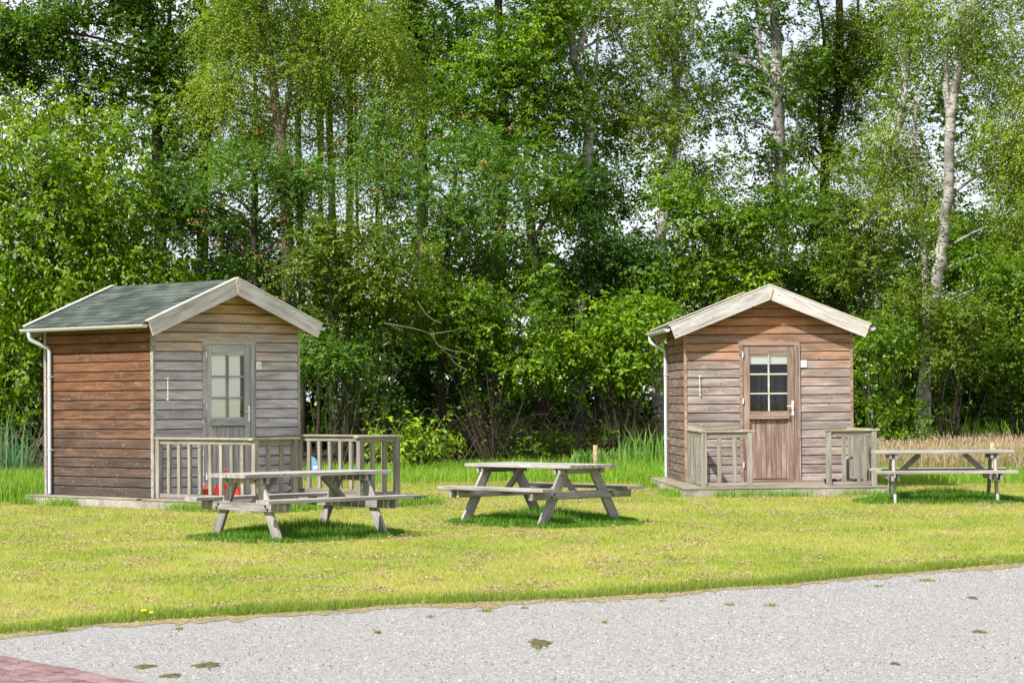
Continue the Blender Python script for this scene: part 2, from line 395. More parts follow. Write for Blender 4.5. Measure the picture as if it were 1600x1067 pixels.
sheet('gravel_road', [(-29, -60), (39, -60)][::-1] + [(x, float(y_edge(x) + d - .10)) for x, d in zip(xs, wob)], .004, M['gravel'])
# dry earth and straw verge between gravel and lawn
inn = [(x, float(y_edge(x) + d + .02)) for x, d in zip(xs, wob)]
wo2 = .10 + .30 * rg.random(1100) ** 2 + np.interp(xs, np.linspace(-29, 39, 160), rg.uniform(0, .28, 160))
vv = []; ff = []
for i, (a_, b_) in enumerate(inn): vv += [(a_, b_, .008), (a_, b_ - .1 - float(wo2[i]), .008)]
for i in range(len(inn) - 1): ff.append((2 * i, 2 * i + 1, 2 * i + 3, 2 * i + 2))
obj('road_verge', mesh('road_verge', vv, ff, M['verge']), kind='structure')
# forest floor beyond the tree line
tl_px = [(-400, 52), (0, 54), (480, 58), (800, 62.5), (1060, 64), (1350, 70), (1600, 72), (2100, 74)]
def y_tree(px): return float(np.interp(px, [p[0] for p in tl_px], [p[1] for p in tl_px]))
fl = [((p - 800) / F * y, y) for p, y in tl_px]
sheet('forest_floor', [(-80, 50)] + fl + [(120, 78), (200, 300), (-200, 300)], .004, M['soil'])
# brick pavement in the near left corner: every brick a part
A, B = gnd(-60, 1010), gnd(330, 1085)
pave = [gnd(-40, 1018), gnd(0, 1024.5), gnd(80, 1031), gnd(160, 1042), gnd(215, 1054), gnd(262, 1069), gnd(330, 1090)]
d = (pave[-1] - pave[0]).normalized(); nrm = Vector((d.y, -d.x, 0)).normalized()
if nrm.y > 0: nrm = -nrm
pin = [p + nrm * .2 for p in pave]
bedpts = [pin[0] - d * 4, *pin, pin[-1] + d * 3, pave[-1] + d * 3 + nrm * 5, pave[0] - d * 4 + nrm * 5]
pv = sheet('brick_pavement', [(p.x, p.y) for p in bedpts], .008, M['sand'])
def edge_off(q):                                                   # how far inside the pavement a point lies
    best = 9
    for a, b in zip(pave[:-1], pave[1:]):
        e = (b - a).normalized(); n2 = Vector((e.y, -e.x, 0)); n2 = n2 if n2.y < 0 else -n2
        t = (q - a).dot(e)
        if -.3 < t < (b - a).length + .3: best = min(best, (q - a).dot(n2))
    return best
bx, by = d, nrm
bm = bar_mesh(.200, .095, .06, M['brick'], .008)
R = Matrix((bx, by, bx.cross(by))).transposed(); ang = math.atan2(bx.y, bx.x); nb = 0
for r in range(0, 34):
    for c in range(-8, 22):
        q = pave[0] + bx * (c * .21 + (.105 if r % 2 else 0)) + by * (.06 + r * .105)
        pxx = 800 + F * q.x / q.y
        if not (-60 < pxx < 330) or q.y < 13.6 or nb >= 295: continue
        if edge_off(q) < .01: continue
        obj('brick', bm, pv, (q.x, q.y, -.013 + random.uniform(-.002, .002)), (random.gauss(0, .006), random.gauss(0, .006), ang + random.gauss(0, .008))); nb += 1

# ------------------------------------------------------------------ cabins
W_, D_, ZD, OH, OW, ZPK, SL, ZR = 2.8735, 2.8537, .151, .28, .295, 3.5406, .3992, 1.08
BT = .022
def zroof(u): return ZPK - .035 - SL * abs(u - W_ / 2)
def board(parent, l0, r0, l1, r1, z0, z1, mat, origin, rz):
    "one weatherboard: bottom edge runs l0..r0 at z0, top edge l1..r1 at z1"
    g = .006; prof = [(0, z0 + .002), (-BT * .85, z0 + .002), (-BT * 1.1, z0 + g), (-BT * .9, z1 - .026), (-BT * .2, z1 - .010), (0, z1 - .010)]
    vs = []
    for s in (0, 1):
        for y, z in prof:
            t = (z - z0) / (z1 - z0); x = (l0 + (l1 - l0) * t) if s == 0 else (r0 + (r1 - r0) * t)
            vs.append((x, y, z))
    n = 6; xm = (l0 + r0) / 2; zm = (z0 + z1) / 2
    vs = [(x - xm, y, z - zm) for x, y, z in vs]
    fs = [tuple(range(n)), tuple(range(2 * n - 1, n - 1, -1))] + [(i, i + n, (i + 1) % n + n, (i + 1) % n) for i in range(n)]
    key = ('bd', round(r0 - l0, 3), round(r1 - l1, 3), round(l1 - l0, 3), mat.name)
    if key not in _bars: _bars[key] = mesh('board', vs, fs, mat)
    Rz = Matrix.Rotation(rz, 3, 'Z'); p = Vector(origin) + Rz @ Vector((xm, 0, zm))
    return obj('board', _bars[key], parent, p, (random.gauss(0, .0012), random.gauss(0, .0008), rz))
def box_mesh(name, x0, x1, y0, y1, z0, z1, mat):
    vs = [(x, y, z) for x in (x0, x1) for y in (y0, y1) for z in (z0, z1)]
    return mesh(name, vs, [(0, 1, 3, 2), (4, 6, 7, 5), (0, 4, 5, 1), (2, 3, 7, 6), (0, 2, 6, 4), (1, 5, 7, 3)], mat)
def siding_rows():
    z = ZD + .004; out = []
    while z < 3.5: out.append((z, z + .15)); z += .15
    return out
ROWS = siding_rows(); DL, DR, DT = .93, 1.965, ROWS[16][0]
def cabin(label, x, y, rz, P, mats, number, blind_full, ml, mr, mf):
    c = thing('garden_cabin', label, 'cabin', (x, y, 0), rz, 'wooden camping cabins')
    front, side, trim, door, = mats
    # base and deck
    f = obj('foundation', box_mesh('foundation', -ml + .012, W_ + mr - .012, -P - mf + .012, D_ + .13, -.25, ZD - .03, M['concrete']), c)
    dk = obj('deck', box_mesh('deck', -ml + .02, W_ + mr - .02, -P - mf + .02, D_ + .12, ZD - .0295, ZD - .0262, M['sheath']), c)
    n = int((P + mf + .02) / .125)
    for i in range(n):
        yy = -P - mf + .0625 + i * .125
        bar('deck_plank', (-ml, yy, ZD - .0125), (W_ + mr, yy, ZD - .0125), .119, .025, M['deck'], dk, side=(0, 1, 0))
    for xx in (-ml / 2 - .0, ):
        for k in range(2):
            xk = -ml + ml * (k + .5) / 2
            bar('deck_plank', (xk, .02, ZD - .0125), (xk, D_ + .14, ZD - .0125), ml / 2 - .006, .025, M['deck'], dk, side=(1, 0, 0))
    # walls
    def wall(name, w_len, origin, rzz, mat, gable, door_hole):
        if gable:
            poly = [(0, ZD), (w_len, ZD), (w_len, zroof(0) - .07), (w_len / 2, zroof(W_ / 2) - .07), (0, zroof(0) - .07)]
            if door_hole:
                poly = [(0, ZD), (DL + .02, ZD), (DL + .02, DT - .02), (DR - .02, DT - .02), (DR - .02, ZD), (w_len, ZD), (w_len, zroof(0) - .07), (w_len / 2, zroof(W_ / 2) - .07), (0, zroof(0) - .07)]
        else: poly = [(0, ZD), (w_len, ZD), (w_len, zroof(0) - .07), (0, zroof(0) - .07)]
        vs, fs = prism(poly, .002, .05)
        wl = obj(name, mesh('sheathing', vs, fs, M['sheath']), c, origin, (0, 0, rzz))
        for z0, z1 in ROWS:
            if gable:
                ext = lambda z: max(0.0, W_ / 2 - (ZPK - .035 - .055 - z) / SL)
                if ZPK - .09 - z0 < .04: continue
                e0 = ext(z0); z1c = z1; e1 = ext(z1)
                if e1 > W_ / 2 - .02: z1c = min(z1, ZPK - .09 - .02 * SL); e1 = W_ / 2 - .02
                l0, l1, r0, r1 = e0, e1, w_len - e0, w_len - e1
                if door_hole and z0 < DT - .01:
                    board(wl, l0, DL, l1, DL, z0, z1c, mat, (0, 0, 0), 0); board(wl, DR, r0, DR, r1, z0, z1c, mat, (0, 0, 0), 0)
                else: board(wl, l0, r0, l1, r1, z0, z1c, mat, (0, 0, 0), 0)
            else:
                if z0 > zroof(0) - .09: continue
                zt = min(z1, zroof(0) - .07)
                if zt - z0 < .04: continue
                board(wl, 0, w_len, 0, w_len, z0, zt, mat, (0, 0, 0), 0)
        return wl
    wall('front_wall', W_, (0, 0, 0), 0, front, True, True)
    wall('side_wall', D_, (0, D_, 0), -math.pi / 2, side, False, False)
    wall('side_wall', D_, (W_, 0, 0), math.pi / 2, side, False, False)
    wall('back_wall', W_, (W_, D_, 0), math.pi, side, True, False)
    tz = zroof(0) - .075
    for (u, v) in ((0, 0), (W_, 0), (0, D_), (W_, D_)):
        su = -1 if u == 0 else 1; sv = -1 if v == 0 else 1
        o = obj('corner_trim', mesh('corner_trim', *join([prism([(0, ZD + .001), (.045, ZD + .001), (.045, tz), (0, tz)], 0, .02)]), trim), c)
        o.location = (u + su * .030 - (0 if u == 0 else .0) - (0 if su < 0 else .045), v + sv * .030 - (0 if sv < 0 else .02), 0)
        o2 = obj('corner_trim', mesh('corner_trim', *prism([(0, ZD + .001), (.02, ZD + .001), (.02, tz), (0, tz)], 0, .05), trim), c)
        o2.location = (u + su * .0305 - (.0 if su < 0 else .02), v - (0 if sv < 0 else .05) + (-.009 if sv < 0 else .009), 0)
    # door
    dr = obj('door', box_mesh('door', DL + .03, DR - .03, .02, .045, ZD + .02, 1.23, M['sheath']), c)
    for i in range(9):                                              # vertical boards below the window
        w9 = (DR - DL - .24) / 9; xx = DL + .10 + w9 * (i + .5)
        bar('door_board', (xx, .008, ZD + .06), (xx, .008, 1.225), w9 - .005, .02, door, dr, side=(1, 0, 0), ch=.005)
    G = dict(l=1.115, r=1.76, b=1.37, t=2.338)
    bar('door_stile', (1.045, -.003, ZD + .045), (1.045, -.003, DT - .045), .13, .036, door, dr, side=(1, 0, 0))
    bar('door_stile', (1.82, -.003, ZD + .045), (1.82, -.003, DT - .045), .115, .036, door, dr, side=(1, 0, 0))
    bar('door_rail', (1.111, -.002, 2.425), (1.761, -.002, 2.425), .165, .035, door, dr, side=(0, 0, 1))
    bar('door_rail', (1.111, -.002, 1.335), (1.761, -.002, 1.335), .07, .035, door, dr, side=(0, 0, 1))
    bar('door_sill', (1.09, -.035, 1.275), (1.79, -.035, 1.275), .075, .05, door, dr, side=(0, 0, 1))
    bar('door_rail', (.985, -.001, ZD + .025), (1.88, -.001, ZD + .025), .035, .04, door, dr, side=(0, 0, 1))
    mw = 1.4375; zs = [1.37, 1.676, 2.011, 2.338]
    gb = M['trim'] if blind_full else M['cap']
    bar('glazing_bar', (mw, -.008, 1.372), (mw, -.008, 2.34), .03, .03, gb, dr, side=(1, 0, 0))
    for zz in zs[1:3]:
        bar('glazing_bar', (1.112, -.010, zz), (mw - .0155, -.010, zz), .026, .028, gb, dr, side=(0, 0, 1))
        bar('glazing_bar', (mw + .0155, -.010, zz), (1.76, -.010, zz), .026, .028, gb, dr, side=(0, 0, 1))
    for (a, b_) in ((1.112, mw - .012), (mw + .012, 1.76)):
        for k in range(3):
            obj('pane', box_mesh('pane', a, b_, .004, .007, zs[k] + (.01 if k else -.002), zs[k + 1] - .01 + (.02 if k == 2 else 0), M['glass']), dr)
    if blind_full:
        obj('blind', box_mesh('blind', 1.10, 1.70, .012, .016, 1.30, 2.40, M['blind']), dr)
    else:
        obj('blind', box_mesh('blind', 1.10, 1.775, .012, .016, 2.185, 2.40, M['blind2']), dr)
        cu = []; nn = 26
        for s in range(2):
            pass
        vs = []; 
        for i in range(nn):
            t = i / (nn - 1); xx = 1.10 + .68 * t; yy = .12 + .03 * math.sin(t * 34) + .02 * math.sin(t * 13)
            vs += [(xx - .10 * (1 - t), yy, 1.2), (xx, yy, 2.19 - .3 * math.sin(t * 3.14) * 0)]
        obj('curtain', mesh('curtain', vs, [(2 * i, 2 * i + 2, 2 * i + 3, 2 * i + 1) for i in range(nn - 1)], M['curtain'], True), dr)
    # casing round the door
    fr = obj('door_frame', mesh('door_frame', *join([prism([(DL, ZD + .003), (DL + .055, ZD + .003), (DL + .055, DT - .045), (DL, DT - .045)], -.035, .045)]), door), c)
    bar('frame_side', (DR - .042, .0, ZD + .003), (DR - .042, .0, DT - .0455), .083, .075, door, fr, side=(1, 0, 0))
    bar('frame_head', (DL - .01, -.0, DT - .02), (DR + .01, -.0, DT - .02), .05, .08, door, fr, side=(0, 0, 1))
    bar('frame_strip', (DR + .008, -.034, ZD + .003), (DR + .008, -.034, DT - .045), .018, .02, M['trim'], fr, side=(1, 0, 0))
    h = obj('door_handle', mesh('door_handle', *join([prism([(1.829, 1.30), (1.869, 1.30), (1.869, 1.55), (1.829, 1.55)], -.030, -.0215),
            tube([(1.849, -.03, 1.46), (1.849, -.07, 1.46), (1.83, -.075, 1.46), (1.74, -.075, 1.455)], .009), tube([(1.849, -.031, 1.36), (1.849, -.036, 1.36)], .012)]), M['white_metal']), dr)
    for zz in (.45, 1.55, 2.35):
        obj('hinge', mesh('hinge', *tube([(.988, -.04, zz - .045), (.988, -.04, zz + .045)], .011), M['white_metal']), dr)
    # hook on the wall, number plate
    obj('storm_hook', mesh('storm_hook', *join([tube([(.235, -.022, 1.985), (.235, -.05, 1.985)], .008), tube([(.235, -.046, 1.985), (.236, -.046, 1.66)], .006),
            tube([(.236, -.022, 1.655), (.236, -.05, 1.655)], .010), tube([(.205, -.046, 1.985), (.262, -.046, 1.985)], .006), tube([(.225, -.046, 1.655), (.262, -.046, 1.648)], .005)]), M['white_metal']), c)
    nx = 2.045; nz = 2.19
    ns = obj('number_plate', box_mesh('number_plate', nx - .05, nx + .05, -.036, -.030, nz - .062, nz + .058, M['whitepaint']), c)
    if number:
        cu = bpy.data.curves.new('number_text', 'FONT'); cu.body = number; cu.size = .1; cu.extrude = .0006; cu.align_x = 'CENTER'; cu.materials.append(M['ink'])
        tmp = bpy.data.objects.new('tmp', cu); me_ = bpy.data.meshes.new_from_object(tmp); bpy.data.objects.remove(tmp)
        obj('number', me_, ns, (nx, -.0372, nz - .036), (math.pi / 2, 0, 0))
    # roof
    VB = D_ + .2; th = math.atan(SL)
    for s in (-1, 1):
        u0, u1 = (W_ / 2, -OW) if s < 0 else (W_ / 2, W_ + OW)
        z_0, z_1 = ZPK - .035, ZPK - .035 - SL * (W_ / 2 + OW)
        vs = [(u0, -OH + .03, z_0), (u1, -OH + .03, z_1), (u1, VB - .03, z_1), (u0, VB - .03, z_0)]
        vs += [(x_, y_, z_ - .03) for x_, y_, z_ in vs]
        fs = [(0, 1, 2, 3), (7, 6, 5, 4), (0, 4, 5, 1), (1, 5, 6, 2), (2, 6, 7, 3), (3, 7, 4, 0)]
        rf = obj('roof_panel', mesh('roof_panel', vs, fs, M['sheath']), c)
        slen = (W_ / 2 + OW) / math.cos(th) + .03; nr = 12; ex_ = slen / nr; tw = .315
        ncol = int((VB + OH - .08) / tw + .999)
        ax = Vector((s * math.cos(th), 0, -math.sin(th)))         # down the slope
        nrm_ = Vector((s * math.sin(th), 0, math.cos(th)))
        tile = bar_mesh(ex_ * 1.22, tw - .012, .017, M['shingle'], .002)
        top = Vector((W_ / 2, 0, ZPK - .035))
        for r in range(nr):
            for k in range(ncol + (r % 2)):
                v0 = -OH + .06 + k * tw - (tw / 2 if r % 2 else 0); v1 = v0 + tw
                v0c, v1c = max(v0, -OH + .055), min(v1, VB - .055)
                if v1c - v0c < .06: continue
                me = tile if v1c - v0c > tw - .01 else bar_mesh(ex_ * 1.22, v1c - v0c - .012, .017, M['shingle'], .002)
                p = top + ax * (ex_ * (r + .5) - ex_ * .11 + .006) + nrm_ * (.0155 + random.uniform(0, .002)) + Vector((0, (v0c + v1c) / 2, 0))
                Rm = Matrix.Rotation(0, 3, 'Z'); yv = Vector((0, 1, 0)) * (1 if s > 0 else 1)
                tilt = .05; a2 = (ax * math.cos(tilt) + nrm_ * math.sin(tilt)).normalized(); z2 = a2.cross(yv).normalized()
                if z2.z < 0: yv2 = -yv; z2 = a2.cross(yv2)
                else: yv2 = yv
                obj('shingle', me, rf, p, Matrix((a2, yv2, z2)).transposed().to_euler())
    # ridge capping of the same felt
    rc = [prism([(W_ / 2 - .12, ZPK - .035 + .022 - .12 * SL), (W_ / 2, ZPK - .012), (W_ / 2 + .12, ZPK - .035 + .022 - .12 * SL), (W_ / 2 + .12, ZPK - .035 + .014 - .12 * SL), (W_ / 2, ZPK - .02), (W_ / 2 - .12, ZPK - .035 + .014 - .12 * SL)], -OH + .055, VB - .055)]
    obj('ridge_cap', mesh('ridge_cap', *join(rc), M['shingle']), c)
    # barge boards, caps, end diamond
    for v0, v1, nm in ((-OH - .0, -OH + .028, 'barge_board'), (VB - .028, VB, 'barge_board')):
        for s in (-1, 1):
            e = W_ / 2 + OW; f_ = lambda u: W_ / 2 + s * u
            dx, dz = .235 * math.sin(th), .235 * math.cos(th)
            poly = [(0, ZPK), (e, ZPK - SL * e), (e - dx, ZPK - SL * e - dz), (0, ZPK - .253)]
            o = obj(nm, None, c)
            cx, cz = e / 2, ZPK - SL * e / 2 - .12                   # built with the length along local x
            Rm = Matrix.Rotation(s * th if s > 0 else -th + 0, 3, 'Y')
            pts = []
            for (px_, pz_) in poly:
                dxx, dzz = s * (px_ - cx), pz_ - cz
                a_ = s * th; xl = dxx * math.cos(a_) - dzz * math.sin(a_); zl = dxx * math.sin(a_) + dzz * math.cos(a_)
                pts.append((xl, zl))
            if s < 0: pts = pts[::-1]
            vs, fs = prism(pts, 0, v1 - v0)
            COL.objects.unlink(o); bpy.data.objects.remove(o)
            o = obj(nm, mesh('barge_board', vs, fs, M['barge']), c, (W_ / 2 + s * cx, v0, cz), (0, s * th, 0))
            a = Vector((W_ / 2 + s * .004, (v0 + v1) / 2 + (.018 if v0 < 0 else -.018), ZPK + .012)); b2 = Vector((W_ / 2 + s * (e + .02), a.y, ZPK + .012 - SL * (e + .016)))
            bar('barge_cap', a, b2, .08, .022, M['cap'], c, side=(0, 1, 0))
    dm = [(W_ / 2, ZPK + .03), (W_ / 2 + .055, ZPK - .06), (W_ / 2 + .008, ZPK - .235), (W_ / 2 - .008, ZPK - .235), (W_ / 2 - .055, ZPK - .06)]
    obj('gable_plate', mesh('gable_plate', *prism(dm, -OH - .018, -OH - .001), M['cap']), c)
    # gutters and the downpipe on the left
    for s in (-1, 1):
        ug = -OW - .045 if s < 0 else W_ + OW + .045; zg = ZPK - .035 - SL * (W_ / 2 + OW) - .01
        prof = [(.055 * math.cos(a), .055 * math.sin(a)) for a in np.linspace(math.pi, 2 * math.pi, 9)] + [(.049 * math.cos(a), .049 * math.sin(a)) for a in np.linspace(2 * math.pi, math.pi, 9)]
        g = obj('gutter', mesh('gutter', *prism([(x_ + ug, z_ + zg) for x_, z_ in prof], -OH + .035, VB - .02), M['zinc']), c)
        for k in range(6):
            vv = -OH + .2 + k * .55
            obj('gutter_bracket', mesh('gutter_bracket', *prism([(x_ * 1.09 + ug, z_ * 1.09 + zg) for x_, z_ in prof[:9]] + [(ug + .05, zg + .005), (ug - .05, zg + .005)], vv, vv + .02), M['zinc']), g)
        for vv in (-OH + .032, VB - .019):
            obj('gutter_end', mesh('gutter_end', *prism([(x_ * 1.04 + ug, z_ * 1.04 + zg) for x_, z_ in prof[:9]], vv, vv + .004), M['zinc']), g)
        if s < 0:
            vp = D_ - .20; up = -.022 - .055
            pts = [(ug, vp + .18, zg - .04), (ug, vp + .18, zg - .13), (ug + .02, vp + .16, zg - .18), (up - .02, vp + .02, zg - .30), (up, vp, zg - .35), (up, vp, ZD + .03), (up - .02, vp, ZD + .012)]
            dp = obj('downpipe', mesh('downpipe', *tube(pts, .032, 12), M['zinc'], True), c)
            for zz in (.85, 2.02):
                obj('pipe_clip', mesh('pipe_clip', *join([tube([(up, vp, zz), (up, vp, zz + .035)], 0.038, 12), tube([(up, vp - .05, zz + .017), (up + .05, vp - .05, zz + .017)], .008)]), M['zinc']), dp)
    # porch railings
    zc = ZR; zb = ZD + .005
    def railing(a, b2, nb, ends=(True, True), label=None):
        a, b2 = Vector((*a, 0)), Vector((*b2, 0)); dd = (b2 - a).normalized(); L = (b2 - a).length; sd_ = (-dd.y, dd.x, 0)
        up_ = Vector((0, 0, 1)); cap = bar('railing', a - dd * .05 + up_ * (zc - .015), b2 + dd * .05 + up_ * (zc - .015), .105, .03, M['railcap'], c, side=sd_)
        def sub(nm, p, q, W, T, side):
            p, q = Vector(p), Vector(q); o = bar(nm, p, q, W, T, M['rail'], None, side=side)
            mw_ = o.matrix_basis.copy(); o.parent = cap; o.matrix_parent_inverse = cap.matrix_basis.inverted(); return o
        sub('top_rail', a + up_ * (zc - .070), b2 + up_ * (zc - .070), .07, .035, (0, 0, 1))
        sub('bottom_rail', a + up_ * (zb + .035), b2 + up_ * (zb + .035), .06, .04, (0, 0, 1))
        off = Vector(sd_) * .0
        for k in range(nb + 2):
            if (k == 0 and not ends[0]) or (k == nb + 1 and not ends[1]): continue
            e_ = k in (0, nb + 1); p = a + dd * (.035 + (L - .07) * k / (nb + 1)); 
            if e_: sub('post', p + up_ * (ZD + .001), p + up_ * (zc - .031), .085, .085, dd)
            else: sub('baluster', p + up_ * (zb + .066), p + up_ * (zc - .106), .068, .045, dd)
        return cap
    gap = .82
    railing((.04, -.04), (.04, -P), 8, (True, False)); railing((W_ - .04, -.04), (W_ - .04, -P), 8, (True, False))
    railing((.0, -P), (gap, -P), 2); railing((W_, -P), (W_ - gap, -P), 2)
    return c
c1 = cabin('grey and reddish brown cabin with green shingle roof and full pale blind in its door', -5.5026, 39.2802, .7836, 2.3966,
           (M['grey_front'], M['brown_side'], M['trim'], M['door']), '3', True, .327, .327, .327)
c2 = cabin('pinkish brown cabin with a short white blind over dark door panes', 3.0001, 44.2517, .043, 2.285,
           (M['pink_front'], M['dark_side'], M['trim2'], M['door2']), '', False, .345, .16, .327)
def loc1(u, v, z=ZD): c, s = math.cos(.7836), math.sin(.7836); return Vector((-5.5026 + u * c - v * s, 39.2802 + u * s + v * c, z))
def loc2(u, v, z=ZD): c, s = math.cos(.043), math.sin(.043); return Vector((3.0001 + u * c - v * s, 44.2517 + u * s + v * c, z))
ZF = ZD + .001

# ------------------------------------------------------------------ things on the porches and behind
def on_ray(px, py, z):
    return gnd(px, py, z)
def bucket():
    p = on_ray(319, 779, ZF); t = thing('toy_bucket', 'orange red toy bucket at the left end of the row of red toys', 'toy', p)
    obj('bucket', mesh('bucket', *lathe([(.07, 0), (.085, .15), (.093, .15), (.093, .162), (.078, .162), (.066, .01)]), M['orange'], True), t)
    obj('handle', mesh('handle', *tube([(.088 * math.cos(a), 0, .155 + .07 * math.sin(a)) for a in np.linspace(0, math.pi, 9)], .005), M['orange']), t)
bucket()
def toy_truck():
    p = on_ray(336, 778, ZF); t = thing('toy_truck', 'red plastic toy truck standing beside the toy bucket behind the railing', 'toy', p, .6)
    obj('cargo_bed', mesh('cargo_bed', *prism([(-.14, .05), (.05, .05), (.05, .07), (.06, .16), (-.16, .16)], -.06, .06), M['red']), t)
    obj('cab', mesh('cab', *prism([(.055, .04), (.16, .04), (.16, .10), (.13, .19), (.055, .20)], -.055, .055), M['red']), t)
    wm = mesh('wheel', *lathe([(.02, -.015), (.045, -.015), (.045, .015), (.02, .015)], 12), M['blackp'])
    for x_ in (-.09, .10):
        for y_ in (-.062, .062): obj('wheel', wm, t, (x_, y_, .046), (math.pi / 2, 0, 0))
toy_truck()
def watering_can():
    p = on_ray(351, 777.5, ZF); t = thing('toy_spade', 'red toy spade with a long upright handle leaning among the red toys', 'toy', p, .3)
    obj('blade', mesh('blade', *prism([(-.07, .05), (0, .0), (.07, .05), (.075, .2), (-.075, .2)], -.008, .008), M['red']), t, (0, 0, 0), (-.12, 0, 0))
    obj('shaft', mesh('shaft', *tube([(0, .01, .18), (0, .035, .42)], .013), M['red']), t)
    obj('grip', mesh('grip', *tube([(-.045, .035, .43), (.045, .035, .43)], .014), M['red']), t)
    p = on_ray(369, 778, ZF); t = thing('toy_watering_can', 'red toy watering can at the right end of the row of red toys', 'toy', p, .9)
    obj('can', mesh('can', *lathe([(.07, 0), (.075, .02), (.07, .15), (.05, .165), (.045, .16)]), M['red'], True), t)
    obj('spout', mesh('spout', *tube([(.06, 0, .04), (.12, 0, .12), (.16, 0, .16)], [.016, .012, .02]), M['red']), t)
    obj('handle', mesh('handle', *tube([(-.06, 0, .03), (-.12, 0, .08), (-.10, 0, .16), (-.03, 0, .17)], .009), M['red']), t)
watering_can()
def bottle():
    p = on_ray(452, 769, ZF); t = thing('glass_bottle', 'dark green glass bottle on the cabin porch behind the balusters', 'bottle', p)
    obj('bottle', mesh('bottle', *lathe([(.036, 0), (.04, .01), (.04, .19), (.03, .225), (.015, .25), (.014, .31), (.017, .312), (.017, .325), (.012, .325)]), M['greenglass'], True), t)
    obj('bottle_label', mesh('bottle_label', *lathe([(.0405, .05), (.041, .05), (.041, .09), (.0405, .09)]), M['palewhite'], True), t)
bottle()
def chair_blue():
    p = at(492, 755, 50); p.z = 0; t = thing('garden_chair', 'pale blue and white cloth chair standing in grass beyond the left cabin railing', 'chair', p, .4); t.scale = (.5, .5, .75)
    vs = []
    obj('seat', mesh('seat', *prism([(-.24, .30), (.22, .34), (.22, .37), (-.24, .33)], -.2, .2), M['paleblue']), t)
    bk = []; 
    for i in range(9):
        a = (i / 8) * math.pi; bk.append((-.05 + .21 * math.cos(a), .36 + .34 * math.sin(a) ** .6))
    obj('backrest', mesh('backrest', *prism(bk, .16, .19), M['paleblue']), t)
    for x_ in (-.2, .2):
        for y_ in (-.17, .17): obj('leg', bar_mesh(.34, .025, .025, M['blackp']), t, (x_, y_, .165), (0, math.pi / 2, 0))
    obj('cushion', mesh('cushion', *lathe([(.02, -.04), (.10, -.035), (.12, 0), (.10, .035), (.02, .04)]), M['palewhite'], True), t, (.05, -.02, .41))
chair_blue()
def umbrella_foot():
    p = loc2(2.57, -1.25, ZF); t = thing('parasol_stand', 'black round parasol stand with a short grey tube behind the right railing', 'parasol stand', p)
    obj('foot', mesh('foot', *lathe([(.19, 0), (.20, .02), (.19, .06), (.10, .085), (.04, .09)], 20), M['blackp'], True), t)
    obj('tube', mesh('tube', *lathe([(.04, .08), (.04, .40), (.052, .405), (.052, .45), (.035, .45)]), M['bluegrey'], True), t)
    obj('clamp_knob', mesh('clamp_knob', *tube([(.05, 0, .43), (.10, 0, .43)], .016), M['blackp']), t)
umbrella_foot()
def tray(u_, lab):
    p = loc2(u_, -1.3, ZF); t = obj('flower_pot', mesh('flower_pot', *lathe([(.085, 0), (.105, .07), (.112, .07), (.112, .085), (.095, .085), (.075, .01)]), M['blackp'], True), None, p); tag(t, lab, 'flower pot', 'black pots on the right porch')
tray(2.27, 'small black pot on the porch, left of the black parasol stand'); tray(2.71, 'small black pot on the porch, right of the black parasol stand')
for px, ptop, pbot, lab in ((931, 695, 733, 'short round wooden post standing behind the middle picnic table'), (1552.5, 692, 745, 'short round wooden post in dry meadow behind the right picnic table')):
    g = gnd(px, pbot); Y = g.y; t_ = at(px, ptop, Y)
    v, f_ = tube([(0, 0, -.1), (.004, 0, .3), (0, 0, t_.z)], [.062, .06, .06], 14)
    tag(obj('wooden_post', mesh('wooden_post', v, f_, M['post'], False), None, (g.x, g.y, 0)), lab, 'post', 'round wooden posts')

